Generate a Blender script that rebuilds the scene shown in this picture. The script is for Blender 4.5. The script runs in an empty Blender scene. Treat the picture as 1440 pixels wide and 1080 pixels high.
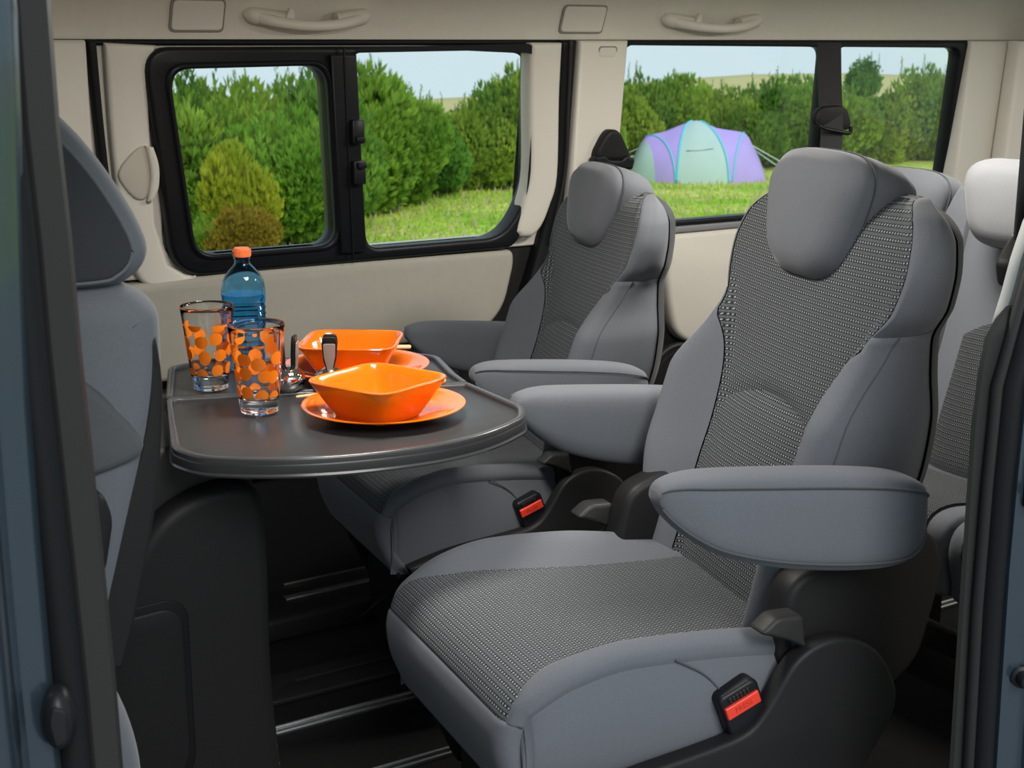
import bpy, bmesh, math, random
import numpy as np
from mathutils import Vector, Matrix
PI = math.pi
S = bpy.context.scene
COL = S.collection

# ------------------------------------------------------------------ camera, sky, sun, exposure
cam = bpy.data.cameras.new('camera'); camo = bpy.data.objects.new('camera', cam); COL.objects.link(camo)
cam.sensor_width = 36.0; cam.lens = 50.0; cam.clip_start = 0.05; cam.clip_end = 400
camo.location = (0, 0, 1.2)
camo.rotation_euler = (math.radians(90 - 13.5), 0, math.radians(-32))
cam.dof.use_dof = True; cam.dof.focus_distance = 2.15; cam.dof.aperture_fstop = 16.0
S.camera = camo
S.view_settings.view_transform = 'Standard'; S.view_settings.look = 'None'
S.view_settings.exposure = 0.0; S.view_settings.gamma = 1.0; S.view_settings.use_curve_mapping = False

w = bpy.data.worlds.new('sky'); S.world = w; w.use_nodes = True
nt = w.node_tree; nt.nodes.clear()
wo = nt.nodes.new('ShaderNodeOutputWorld'); bg = nt.nodes.new('ShaderNodeBackground')
tc = nt.nodes.new('ShaderNodeTexCoord'); sx = nt.nodes.new('ShaderNodeSeparateXYZ'); cr = nt.nodes.new('ShaderNodeValToRGB')
nt.links.new(tc.outputs['Generated'], sx.inputs[0]); nt.links.new(sx.outputs['Z'], cr.inputs[0])
cr.color_ramp.elements[0].position = 0.0; cr.color_ramp.elements[0].color = (0.70, 0.83, 0.93, 1)
cr.color_ramp.elements[1].position = 0.8; cr.color_ramp.elements[1].color = (0.62, 0.76, 0.95, 1)
nt.links.new(cr.outputs[0], bg.inputs[0]); bg.inputs[1].default_value = 1.0
nt.links.new(bg.outputs[0], wo.inputs[0])

sun = bpy.data.lights.new('sun', 'SUN'); suno = bpy.data.objects.new('sun', sun); COL.objects.link(suno)
sun.energy = 2.4; sun.angle = math.radians(28); sun.color = (1.0, 0.97, 0.92)
suno.rotation_euler = Vector((0.12, 0.80, -0.62)).to_track_quat('-Z', 'Y').to_euler()
suno.location = (-3, -12, 10)

# ------------------------------------------------------------------ helpers
def link(o): COL.objects.link(o); return o

def mesh(name, V, Fs, mat, parent=None, smooth=True, uv=None, angle=None):
    me = bpy.data.meshes.new(name)
    me.from_pydata([tuple(map(float, v)) for v in V], [], [tuple(f) for f in Fs])
    if uv is not None:
        ul = me.uv_layers.new(name='UVMap'); li = np.zeros(len(me.loops), dtype=np.int32)
        me.loops.foreach_get('vertex_index', li)
        ul.data.foreach_set('uv', np.asarray(uv, dtype=np.float32)[li].ravel())
    me.materials.append(mat)
    if smooth:
        me.polygons.foreach_set('use_smooth', [True] * len(me.polygons))
        if angle: me.set_sharp_from_angle(angle=math.radians(angle))
    me.update()
    o = link(bpy.data.objects.new(name, me))
    if parent: o.parent = parent
    return o

def tag(o, label=None, cat=None, group=None, kind=None):
    if label: o['label'] = label
    if cat: o['category'] = cat
    if group: o['group'] = group
    if kind: o['kind'] = kind
    return o

def thing(name, label, cat, loc=(0, 0, 0), rz=0.0, group=None):
    o = link(bpy.data.objects.new(name, None)); o.empty_display_size = .05
    o.location = loc; o.rotation_euler = (0, 0, rz)
    return tag(o, label, cat, group)

def rings(R, cap0=True, cap1=True):
    """rings: list of equal-length point lists -> verts, faces (closed rings)"""
    n = len(R[0]); V = [p for r in R for p in r]; Fs = []
    for i in range(len(R) - 1):
        for j in range(n):
            a = i * n + j; b = i * n + (j + 1) % n
            Fs.append((a, b, b + n, a + n))
    if cap0: Fs.append(tuple(range(n - 1, -1, -1)))
    if cap1: Fs.append(tuple((len(R) - 1) * n + k for k in range(n)))
    return V, Fs

def loft(name, R, mat, parent=None, caps=(True, True), angle=50):
    V, Fs = rings(R, *caps); return mesh(name, V, Fs, mat, parent, True, None, angle)

def lathe(name, prof, mat, parent=None, n=40, c=(0, 0, 0), closed=False, angle=40, uvscale=None):
    R = [[(c[0] + r * math.cos(2 * PI * k / n), c[1] + r * math.sin(2 * PI * k / n), c[2] + h) for k in range(n)] for r, h in prof]
    V, Fs = rings(R, False, False)
    if closed:
        m = len(prof)
        for j in range(n):
            a = (m - 1) * n + j; b = (m - 1) * n + (j + 1) % n
            Fs.append((a, b, (j + 1) % n, j))
    o = mesh(name, V, Fs, mat, parent, True, None, angle)
    bm = bmesh.new(); bm.from_mesh(o.data); bmesh.ops.remove_doubles(bm, verts=bm.verts, dist=1e-5)
    bmesh.ops.recalc_face_normals(bm, faces=bm.faces); bm.to_mesh(o.data); bm.free()
    return o

def tube(name, pts, r, mat, parent=None, n=8, closed=False):
    P = [Vector(p) for p in pts]; R = []
    up = Vector((0, 0, 1)); m = len(P)
    for i, p in enumerate(P):
        t = (P[min(i + 1, m - 1)] - P[max(i - 1, 0)])
        if t.length < 1e-9: t = Vector((1, 0, 0))
        t.normalize()
        a = t.cross(up)
        if a.length < .05: a = t.cross(Vector((0, 1, 0)))
        a.normalize(); b = a.cross(t)
        rr = r[i] if isinstance(r, (list, tuple)) else r
        R.append([tuple(p + a * rr * math.cos(2 * PI * k / n) + b * rr * math.sin(2 * PI * k / n)) for k in range(n)])
    return loft(name, R, mat, parent)

def rpoly(pts, rad=.02, n=5):
    """round the corners of a closed polygon; rad scalar or list"""
    out = []; m = len(pts)
    for i in range(m):
        p = Vector(pts[i]); a = Vector(pts[i - 1]); b = Vector(pts[(i + 1) % m])
        r = rad[i] if isinstance(rad, (list, tuple)) else rad
        da = (a - p); db = (b - p); la, lb = da.length, db.length
        t = min(r, la * .48, lb * .48)
        if t < 1e-5: out.append(tuple(p)); continue
        p0 = p + da / la * t; p1 = p + db / lb * t
        for k in range(n + 1):
            s = k / n
            q = p0 * (1 - s) ** 2 + p * 2 * s * (1 - s) + p1 * s * s
            out.append(tuple(q))
    return out

def smooth_line(pts, n=6, closed=False):
    """catmull-rom through points"""
    P = [np.array(p, float) for p in pts]; m = len(P); out = []
    rng = range(m) if closed else range(m - 1)
    for i in rng:
        if closed: p0, p1, p2, p3 = P[i - 1], P[i], P[(i + 1) % m], P[(i + 2) % m]
        else: p0, p1, p2, p3 = P[max(i - 1, 0)], P[i], P[i + 1], P[min(i + 2, m - 1)]
        for k in range(n):
            t = k / n
            out.append(tuple(.5 * ((2 * p1) + (-p0 + p2) * t + (2 * p0 - 5 * p1 + 4 * p2 - p3) * t * t + (-p0 + 3 * p1 - 3 * p2 + p3) * t ** 3)))
    if not closed: out.append(tuple(P[-1]))
    return out

def slab(name, outer, holes, thick, bev, mapf, mat, parent=None, angle=35, res=2):
    """2-D outline with holes, thickness and rounded edges, mapped by mapf(a, b, d); d runs -thick..0 (0 = seen face)"""
    cu = bpy.data.curves.new('c', 'CURVE'); cu.dimensions = '2D'; cu.fill_mode = 'BOTH'
    for L in [outer] + list(holes):
        sp = cu.splines.new('POLY'); sp.points.add(len(L) - 1)
        for q, p in zip(sp.points, L): q.co = (p[0], p[1], 0, 1)
        sp.use_cyclic_u = True
    cu.extrude = max(thick / 2 - bev, 0); cu.bevel_depth = bev; cu.bevel_resolution = res; cu.offset = -bev
    ob = bpy.data.objects.new('c', cu); COL.objects.link(ob)
    dg = bpy.context.evaluated_depsgraph_get()
    me = bpy.data.meshes.new_from_object(ob.evaluated_get(dg))
    bpy.data.objects.remove(ob); bpy.data.curves.remove(cu)
    me.name = name
    for v in me.vertices:
        v.co = mapf(v.co.x, v.co.y, v.co.z - thick / 2)
    bm = bmesh.new(); bm.from_mesh(me); bmesh.ops.remove_doubles(bm, verts=bm.verts, dist=1e-5)
    bmesh.ops.recalc_face_normals(bm, faces=bm.faces); bm.to_mesh(me); bm.free()
    me.materials.clear(); me.materials.append(mat)
    me.polygons.foreach_set('use_smooth', [True] * len(me.polygons)); me.set_sharp_from_angle(angle=math.radians(angle))
    o = link(bpy.data.objects.new(name, me))
    if parent: o.parent = parent
    return o

def box(name, c, s, mat, parent=None, bev=.003, rot=None):
    bm = bmesh.new(); bmesh.ops.create_cube(bm, size=1)
    for v in bm.verts: v.co = Vector((v.co.x * s[0], v.co.y * s[1], v.co.z * s[2]))
    if bev: bmesh.ops.bevel(bm, geom=bm.edges[:], offset=min(bev, min(s) * .45), segments=2, affect='EDGES', profile=.5)
    M = Matrix.Translation(c) @ (rot.to_4x4() if rot else Matrix.Identity(4))
    bm.transform(M)
    me = bpy.data.meshes.new(name); bm.to_mesh(me); bm.free(); me.materials.append(mat)
    me.polygons.foreach_set('use_smooth', [True] * len(me.polygons)); me.set_sharp_from_angle(angle=math.radians(40))
    o = link(bpy.data.objects.new(name, me))
    if parent: o.parent = parent
    return o

def pch(xs, ys):
    """smooth interpolation through a table (monotone cubic)"""
    xs = np.array(xs, float); ys = np.array(ys, float); h = np.diff(xs); d = np.diff(ys) / h
    m = np.zeros(len(xs)); m[0] = d[0]; m[-1] = d[-1]
    for i in range(1, len(xs) - 1):
        m[i] = 0 if d[i - 1] * d[i] <= 0 else 2 * d[i - 1] * d[i] / (d[i - 1] + d[i])
    def f(x):
        x = min(max(x, xs[0]), xs[-1]); i = min(int(np.searchsorted(xs, x, 'right')) - 1, len(h) - 1); i = max(i, 0)
        t = (x - xs[i]) / h[i]
        return float((2 * t**3 - 3 * t**2 + 1) * ys[i] + (t**3 - 2 * t**2 + t) * h[i] * m[i] + (-2 * t**3 + 3 * t**2) * ys[i + 1] + (t**3 - t**2) * h[i] * m[i + 1])
    return f

def sstep(t): t = min(max(t, 0), 1); return t * t * (3 - 2 * t)

# ------------------------------------------------------------------ materials
def newmat(name):
    m = bpy.data.materials.new(name); m.use_nodes = True
    return m, m.node_tree, m.node_tree.nodes['Principled BSDF']

def pm(name, col, rough=.5, metal=0, sheen=0, spec=.5, bump=0, bscale=300, var=0, vscale=6, coat=0):
    m, t, b = newmat(name)
    b.inputs['Base Color'].default_value = (*col, 1); b.inputs['Roughness'].default_value = rough
    b.inputs['Metallic'].default_value = metal; b.inputs['Specular IOR Level'].default_value = spec
    b.inputs['Sheen Weight'].default_value = sheen; b.inputs['Sheen Roughness'].default_value = .45
    b.inputs['Coat Weight'].default_value = coat; b.inputs['Coat Roughness'].default_value = .06
    co = t.nodes.new('ShaderNodeTexCoord')
    if bump:
        n = t.nodes.new('ShaderNodeTexNoise'); n.inputs['Scale'].default_value = bscale; n.inputs['Detail'].default_value = 3
        bp = t.nodes.new('ShaderNodeBump'); bp.inputs['Strength'].default_value = bump; bp.inputs['Distance'].default_value = .001
        t.links.new(co.outputs['Object'], n.inputs['Vector']); t.links.new(n.outputs['Fac'], bp.inputs['Height']); t.links.new(bp.outputs[0], b.inputs['Normal'])
    if var:
        n = t.nodes.new('ShaderNodeTexNoise'); n.inputs['Scale'].default_value = vscale; n.inputs['Detail'].default_value = 5
        mx = t.nodes.new('ShaderNodeMix'); mx.data_type = 'RGBA'
        mx.inputs['A'].default_value = (*[c * (1 - var) for c in col], 1); mx.inputs['B'].default_value = (*[min(1, c * (1 + var)) for c in col], 1)
        t.links.new(co.outputs['Object'], n.inputs['Vector']); t.links.new(n.outputs['Fac'], mx.inputs['Factor']); t.links.new(mx.outputs['Result'], b.inputs['Base Color'])
    return m

M = {}
M['velour'] = pm('velour', (.113, .121, .137), .85, sheen=.12, spec=.2, bump=.25, bscale=900, var=.12, vscale=350)
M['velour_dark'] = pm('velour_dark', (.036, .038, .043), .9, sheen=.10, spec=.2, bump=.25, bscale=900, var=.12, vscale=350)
M['velour_light'] = pm('velour_light', (.17, .175, .185), .85, sheen=.10, spec=.2, bump=.25, bscale=900, var=.08, vscale=350)
M['velour_mid'] = pm('velour_mid', (.078, .081, .088), .88, sheen=.10, spec=.2, bump=.25, bscale=900, var=.12, vscale=350)
M['cream'] = pm('cream', (.66, .63, .56), .6, spec=.35, bump=.12, bscale=500, var=.03, vscale=30)
M['cream_trim'] = pm('cream_trim', (.66, .63, .56), .5, spec=.4, bump=.05, bscale=700)
M['headliner'] = pm('headliner', (.65, .62, .55), .9, sheen=.2, spec=.2, bump=.3, bscale=700, var=.04, vscale=60)
M['door_card'] = pm('door_card', (.36, .345, .295), .8, spec=.3, bump=.25, bscale=500, var=.06, vscale=40)
M['plastic'] = pm('plastic', (.0125, .0125, .013), .5, spec=.22, bump=.15, bscale=900)
M['plastic_mid'] = pm('plastic_mid', (.024, .0235, .023), .5, spec=.25, bump=.12, bscale=900)
M['rubber'] = pm('rubber', (.007, .0075, .009), .55, spec=.2)
M['frame_black'] = pm('frame_black', (.008, .009, .011), .4, spec=.25)
M['carpet'] = pm('carpet', (.006, .006, .006), .95, spec=.15, bump=.8, bscale=600, var=.4, vscale=300)
M['alu'] = pm('alu', (.55, .56, .57), .32, metal=1)
M['chrome'] = pm('chrome', (.80, .80, .80), .06, metal=1)
M['paint'] = pm('paint', (.040, .060, .080), .28, metal=.55, coat=.9, var=.08, vscale=900)
M['orange'] = pm('orange', (.80, .155, .004), .13, spec=.5, coat=.35)
M['cap_orange'] = pm('cap_orange', (.78, .17, .05), .4)
M['red'] = pm('red', (.75, .045, .02), .35)
M['red_dark'] = pm('red_dark', (.50, .028, .015), .4)
M['table'] = pm('table', (.034, .034, .035), .34, spec=.35, bump=.08, bscale=900)
M['table_rim'] = pm('table_rim', (.05, .05, .051), .24, spec=.5)
M['belt'] = pm('belt', (.018, .018, .02), .6, spec=.3, bump=.3, bscale=1200)
M['grey_inset'] = pm('grey_inset', (.24, .215, .19), .45)
M['wood'] = pm('wood', (.75, .48, .26), .5, var=.15, vscale=40)
M['tan_orange'] = pm('tan_orange', (.75, .25, .06), .4)
M['fill_glow'] = None

def knit(name, k=1.0):
    m, t, b = newmat(name); N = t.nodes; L = t.links
    def mth(op, a, b2=None, c=None):
        n = N.new('ShaderNodeMath'); n.operation = op
        for i, v in enumerate((a, b2, c)):
            if v is None: continue
            if isinstance(v, (int, float)): n.inputs[i].default_value = v
            else: L.new(v, n.inputs[i])
        return n.outputs[0]
    uv = N.new('ShaderNodeUVMap'); uv.uv_map = 'UVMap'
    s = N.new('ShaderNodeSeparateXYZ'); L.new(uv.outputs[0], s.inputs[0])
    nz = N.new('ShaderNodeTexNoise'); nz.inputs['Scale'].default_value = 900; L.new(uv.outputs[0], nz.inputs['Vector'])
    v = mth('MULTIPLY', s.outputs['Y'], 1 / .0092); u = mth('MULTIPLY', s.outputs['X'], 1 / .0062)
    fv = mth('FRACT', v); fu = mth('FRACT', mth('ADD', u, mth('MULTIPLY', mth('FLOOR', v), .5)))
    dv = mth('MULTIPLY', mth('ABSOLUTE', mth('SUBTRACT', fv, .5)), .0092); du = mth('MULTIPLY', mth('ABSOLUTE', mth('SUBTRACT', fu, .5)), .0062)
    dist = mth('SQRT', mth('ADD', mth('MULTIPLY', dv, dv), mth('MULTIPLY', du, du)))
    def mr(x, a, b2, c, d):
        n = N.new('ShaderNodeMapRange'); n.interpolation_type = 'SMOOTHSTEP'; L.new(x, n.inputs[0])
        for i, q in enumerate((a, b2, c, d)): n.inputs[i + 1].default_value = q
        return n.outputs[0]
    dot = mr(dist, .0010, .0019, 1, 0); band = mr(dv, .0018, .0032, 1, 0)
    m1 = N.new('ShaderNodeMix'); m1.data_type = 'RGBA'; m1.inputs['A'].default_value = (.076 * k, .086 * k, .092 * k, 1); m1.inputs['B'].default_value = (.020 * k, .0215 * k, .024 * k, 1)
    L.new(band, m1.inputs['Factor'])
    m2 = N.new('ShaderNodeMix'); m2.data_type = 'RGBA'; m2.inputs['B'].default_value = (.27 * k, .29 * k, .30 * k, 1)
    L.new(dot, m2.inputs['Factor']); L.new(m1.outputs['Result'], m2.inputs['A'])
    hsv = N.new('ShaderNodeHueSaturation'); L.new(m2.outputs['Result'], hsv.inputs['Color']); L.new(mr(nz.outputs['Fac'], .3, .7, .65, 1.35), hsv.inputs['Value'])
    L.new(hsv.outputs[0], b.inputs['Base Color'])
    b.inputs['Roughness'].default_value = .85; b.inputs['Specular IOR Level'].default_value = .2; b.inputs['Sheen Weight'].default_value = .08
    bp = N.new('ShaderNodeBump'); bp.inputs['Strength'].default_value = .6; bp.inputs['Distance'].default_value = .0012
    L.new(mth('ADD', mth('SUBTRACT', 1.0, band), dot), bp.inputs['Height']); L.new(bp.outputs[0], b.inputs['Normal'])
    return m
M['knit'] = knit('knit_fabric', 1.0)
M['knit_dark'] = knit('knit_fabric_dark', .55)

def clear_glass(name, col, rough=.0, ior=1.45):
    m, t, b = newmat(name)
    b.inputs['Base Color'].default_value = (*col, 1); b.inputs['Roughness'].default_value = rough
    b.inputs['Transmission Weight'].default_value = 1; b.inputs['IOR'].default_value = ior
    return m

def pane_mat(name, tint, refl=.06):
    m = bpy.data.materials.new(name); m.use_nodes = True; t = m.node_tree; t.nodes.clear()
    o = t.nodes.new('ShaderNodeOutputMaterial'); mix = t.nodes.new('ShaderNodeMixShader'); tr = t.nodes.new('ShaderNodeBsdfTransparent'); gl = t.nodes.new('ShaderNodeBsdfGlossy')
    fr = t.nodes.new('ShaderNodeFresnel'); fr.inputs[0].default_value = 1.25
    tr.inputs[0].default_value = (*tint, 1); gl.inputs['Roughness'].default_value = .02
    t.links.new(fr.outputs[0], mix.inputs[0]); t.links.new(tr.outputs[0], mix.inputs[1]); t.links.new(gl.outputs[0], mix.inputs[2]); t.links.new(mix.outputs[0], o.inputs[0])
    return m
M['pane'] = pane_mat('window_glass', (.95, .98, .96))

def dotted_glass(name):
    m, t, b = newmat(name); N = t.nodes; L = t.links
    b.inputs['Base Color'].default_value = (1, 1, 1, 1); b.inputs['Transmission Weight'].default_value = 1; b.inputs['Roughness'].default_value = 0; b.inputs['IOR'].default_value = 1.45
    ob = N.new('ShaderNodeTexCoord'); s = N.new('ShaderNodeSeparateXYZ'); L.new(ob.outputs['Object'], s.inputs[0])
    at = N.new('ShaderNodeMath'); at.operation = 'ARCTAN2'; L.new(s.outputs['Y'], at.inputs[0]); L.new(s.outputs['X'], at.inputs[1])
    mu = N.new('ShaderNodeMath'); mu.operation = 'MULTIPLY'; L.new(at.outputs[0], mu.inputs[0]); mu.inputs[1].default_value = 8 / (2 * PI)
    mz = N.new('ShaderNodeMath'); mz.operation = 'MULTIPLY'; L.new(s.outputs['Z'], mz.inputs[0]); mz.inputs[1].default_value = 38
    c = N.new('ShaderNodeCombineXYZ'); L.new(mu.outputs[0], c.inputs[0]); L.new(mz.outputs[0], c.inputs[1])
    vo = N.new('ShaderNodeTexVoronoi'); vo.voronoi_dimensions = '2D'; vo.inputs['Scale'].default_value = 1.0; vo.inputs['Randomness'].default_value = .62; L.new(c.outputs[0], vo.inputs['Vector'])
    lt = N.new('ShaderNodeMath'); lt.operation = 'LESS_THAN'; L.new(vo.outputs['Distance'], lt.inputs[0]); lt.inputs[1].default_value = .385
    a = N.new('ShaderNodeMath'); a.operation = 'GREATER_THAN'; L.new(s.outputs['Z'], a.inputs[0]); a.inputs[1].default_value = .027
    a2 = N.new('ShaderNodeMath'); a2.operation = 'LESS_THAN'; L.new(s.outputs['Z'], a2.inputs[0]); a2.inputs[1].default_value = .110
    p1 = N.new('ShaderNodeMath'); p1.operation = 'MULTIPLY'; L.new(a.outputs[0], p1.inputs[0]); L.new(a2.outputs[0], p1.inputs[1])
    p2 = N.new('ShaderNodeMath'); p2.operation = 'MULTIPLY'; L.new(p1.outputs[0], p2.inputs[0]); L.new(lt.outputs[0], p2.inputs[1])
    d = N.new('ShaderNodeBsdfPrincipled'); d.inputs['Base Color'].default_value = (.95, .27, .015, 1); d.inputs['Roughness'].default_value = .25
    tl = N.new('ShaderNodeBsdfTranslucent'); tl.inputs[0].default_value = (.95, .30, .02, 1)
    dm = N.new('ShaderNodeMixShader'); dm.inputs[0].default_value = .35; L.new(d.outputs[0], dm.inputs[1]); L.new(tl.outputs[0], dm.inputs[2])
    mx = N.new('ShaderNodeMixShader'); L.new(p2.outputs[0], mx.inputs[0]); L.new(b.outputs[0], mx.inputs[1]); L.new(dm.outputs[0], mx.inputs[2])
    L.new(mx.outputs[0], N['Material Output'].inputs[0])
    return m
M['dot_glass'] = dotted_glass('dotted_glass')
M['clear'] = clear_glass('clear_glass', (1, 1, 1))
M['bottle'] = clear_glass('blue_plastic', (.42, .76, 1.0), .02, 1.25)
M['water'] = clear_glass('blue_water', (.24, .74, 1.0), 0, 1.28)

def emit(name, col, s):
    m = bpy.data.materials.new(name); m.use_nodes = True; t = m.node_tree; t.nodes.clear()
    o = t.nodes.new('ShaderNodeOutputMaterial'); e = t.nodes.new('ShaderNodeEmission'); e.inputs[0].default_value = (*col, 1); e.inputs[1].default_value = s
    t.links.new(e.outputs[0], o.inputs[0]); return m

def foliage(name, c0, c1, scale=1.3):
    m, t, b = newmat(name); N = t.nodes; L = t.links
    oi = N.new('ShaderNodeObjectInfo'); co = N.new('ShaderNodeTexCoord')
    n = N.new('ShaderNodeTexNoise'); n.inputs['Scale'].default_value = scale; n.inputs['Detail'].default_value = 4; L.new(co.outputs['Object'], n.inputs['Vector'])
    mr = N.new('ShaderNodeMapRange'); mr.inputs[1].default_value = .32; mr.inputs[2].default_value = .68; L.new(n.outputs['Fac'], mr.inputs[0])
    mx = N.new('ShaderNodeMix'); mx.data_type = 'RGBA'; mx.inputs['A'].default_value = (*c0, 1); mx.inputs['B'].default_value = (*c1, 1); L.new(mr.outputs[0], mx.inputs['Factor'])
    hs = N.new('ShaderNodeHueSaturation'); L.new(mx.outputs['Result'], hs.inputs['Color'])
    m2 = N.new('ShaderNodeMapRange'); m2.inputs[3].default_value = .475; m2.inputs[4].default_value = .515; L.new(oi.outputs['Random'], m2.inputs[0]); L.new(m2.outputs[0], hs.inputs['Hue'])
    L.new(hs.outputs[0], b.inputs['Base Color']); b.inputs['Roughness'].default_value = .7; b.inputs['Specular IOR Level'].default_value = .25
    tl = N.new('ShaderNodeBsdfTranslucent'); L.new(hs.outputs[0], tl.inputs[0])
    ms = N.new('ShaderNodeMixShader'); ms.inputs[0].default_value = .35; L.new(b.outputs[0], ms.inputs[1]); L.new(tl.outputs[0], ms.inputs[2]); L.new(ms.outputs[0], N['Material Output'].inputs[0])
    return m
M['leaf_green'] = foliage('leaf_green', (.120, .260, .022), (.40, .58, .075))
M['leaf_deep'] = foliage('leaf_deep', (.070, .190, .026), (.26, .45, .065))
M['leaf_yellow'] = foliage('leaf_yellow', (.24, .34, .02), (.46, .50, .04))
M['leaf_brown'] = foliage('leaf_brown', (.26, .20, .02), (.40, .30, .035))
M['bark'] = pm('bark', (.10, .07, .045), .9, var=.3, vscale=20)

def ground_mat():
    m, t, b = newmat('grass_ground'); N = t.nodes; L = t.links
    co = N.new('ShaderNodeTexCoord')
    n = N.new('ShaderNodeTexNoise'); n.inputs['Scale'].default_value = .55; n.inputs['Detail'].default_value = 8; n.inputs['Roughness'].default_value = .65; L.new(co.outputs['Object'], n.inputs['Vector'])
    r = N.new('ShaderNodeValToRGB'); L.new(n.outputs['Fac'], r.inputs[0])
    e = r.color_ramp.elements; e[0].position = .36; e[0].color = (.15, .40, .022, 1); e[1].position = .66; e[1].color = (.70, .62, .24, 1)
    x = e.new(.50); x.color = (.42, .58, .070, 1)
    n2 = N.new('ShaderNodeTexNoise'); n2.inputs['Scale'].default_value = 9; n2.inputs['Detail'].default_value = 5; L.new(co.outputs['Object'], n2.inputs['Vector'])
    hs = N.new('ShaderNodeHueSaturation'); mr = N.new('ShaderNodeMapRange'); mr.inputs[1].default_value = .3; mr.inputs[2].default_value = .7; mr.inputs[3].default_value = .7; mr.inputs[4].default_value = 1.25
    L.new(n2.outputs['Fac'], mr.inputs[0]); L.new(mr.outputs[0], hs.inputs['Value']); L.new(r.outputs[0], hs.inputs['Color']); L.new(hs.outputs[0], b.inputs['Base Color'])
    ln = N.new('ShaderNodeVectorMath'); ln.operation = 'LENGTH'; L.new(co.outputs['Object'], ln.inputs[0])
    gm = N.new('ShaderNodeMapRange'); gm.inputs[1].default_value = 10; gm.inputs[2].default_value = 15; L.new(ln.outputs['Value'], gm.inputs[0])
    mg = N.new('ShaderNodeMix'); mg.data_type = 'RGBA'; mg.inputs['A'].default_value = (.30, .30, .30, 1); L.new(gm.outputs[0], mg.inputs['Factor']); L.new(hs.outputs[0], mg.inputs['B']);  # unseen gravel grey around the van, added to cut green reflections and bounce
    dm = N.new('ShaderNodeMapRange'); dm.inputs[1].default_value = 46; dm.inputs[2].default_value = 56; L.new(ln.outputs['Value'], dm.inputs[0])
    md = N.new('ShaderNodeMix'); md.data_type = 'RGBA'; md.inputs['B'].default_value = (.50, .45, .20, 1); L.new(dm.outputs[0], md.inputs['Factor']); L.new(mg.outputs['Result'], md.inputs['A']); L.new(md.outputs['Result'], b.inputs['Base Color'])
    b.inputs['Roughness'].default_value = .9; b.inputs['Specular IOR Level'].default_value = .15
    return m
M['ground'] = ground_mat()
M['dune'] = pm('dune_grass', (.42, .42, .17), .95, spec=.1, var=.45, vscale=.25)
M['grass_blade'] = foliage('grass_blade', (.25, .52, .03), (.58, .62, .12), .5)
M['dry_blade'] = foliage('dry_blade', (.50, .46, .20), (.62, .58, .32), .5)
M['tent_purple'] = pm('tent_purple', (.44, .33, .74), .6, spec=.3, var=.10, vscale=2)
M['tent_grey'] = pm('tent_grey', (.42, .55, .53), .6, spec=.3, var=.10, vscale=2)
M['tent_pole'] = pm('tent_pole', (.12, .56, .66), .5)
M['rope'] = pm('rope', (.65, .70, .66), .8)

# ------------------------------------------------------------------ van shell
def wy(z): return 2.80 - .15 * max(0.0, z - .75)
def wall(x, z, d): return Vector((x, wy(z) - d, z))
def rrect(x0, z0, x1, z1, r, n=6): return rpoly([(x0, z0), (x1, z0), (x1, z1), (x0, z1)], r, n)

FX0, FX1 = -.95, 3.46
fl = slab('floor', [(FX0, .99), (FX1, .99), (FX1, 2.86), (FX0, 2.86)], [], .06, .004, lambda a, b, d: Vector((a, b, d)), M['carpet']); tag(fl, kind='structure', label='black carpeted van floor')
for Yc, x0, x1, wd in ((2.195, .80, 2.9, .030), (1.968, .80, 2.9, .026)):
    r = thing('floor_rail', 'bright aluminium seat rail in the floor, ' + ('nearer the wall, between the two seats' if Yc > 2.1 else 'nearest the camera, below the near captain seat'), 'rail', (0, 0, 0), 0, 'aluminium floor rails')
    for s in (-1, 1):
        box('rail_lip', ((x0 + x1) / 2, Yc + s * wd * .34, .004), (x1 - x0, wd * .28, .009), M['alu'], r, .002)
    box('rail_channel', ((x0 + x1) / 2, Yc, .002), (x1 - x0, wd * .5, .005), M['frame_black'], r, .001)
dk = pm('floor_mat', (.010, .010, .010), .6, spec=.2)
rc = thing('rail_cover', 'black plastic rail cover with narrow slot on the floor', 'rail cover')
slab('cover_plate', rrect(.90, 2.29, 1.75, 2.40, .02), [rrect(.98, 2.345, 1.70, 2.356, .004)], .012, .004, lambda a, b, d: Vector((a, b, .0125 + d)), dk, rc)
rc = thing('rail_cover', 'black plastic step along the far side of the floor', 'rail cover')
slab('cover_plate', rrect(1.00, 2.56, 2.3, 2.76, .03), [], .05, .01, lambda a, b, d: Vector((a, b, .05 + d)), dk, rc)
box('metal_strip', (1.24, 2.655, .0525), (.30, .022, .005), M['alu'], rc, .001)
box('metal_strip', (1.25, 2.73, .0525), (.26, .007, .005), M['alu'], rc, .001)

# far wall: upper cream shell with two window openings
up = slab('wall_far', [(FX0, .735), (FX1, .735), (FX1, 1.225), (FX0, 1.225)],
          [rrect(.915, .765, 1.80, 1.183, .06), rrect(2.0, .755, 3.20, 1.197, .03), rrect(-.75, .78, .45, 1.17, .08)], .05, .006, wall, M['cream'])
tag(up, kind='structure')
lo = slab('wall_far_lower', [(FX0, 0), (FX1, 0), (FX1, .742), (FX0, .742)], [], .05, .004, lambda x, z, d: Vector((x, 2.81 - d, z)), M['plastic']); tag(lo, kind='structure')
# raised trims of the far wall
tr = slab('trim_1', rpoly([(.40, .70), (.742, .70), (.775, .93), (.765, 1.205), (.40, 1.205)], .006), [], .05, .010, lambda x, z, d: wall(x, z, d + .028), M['cream_trim']); tag(tr, kind='structure')
tr = slab('trim_2', smooth_line([(.768, 1.205), (.785, .99), (.81, .76), (.835, .58)], 5) + smooth_line([(.853, .58), (.827, .76), (.801, .99), (.785, 1.205)], 5), [], .03, .006, lambda x, z, d: wall(x, z, d + .022), M['rubber']); tag(tr, kind='structure')
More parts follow.
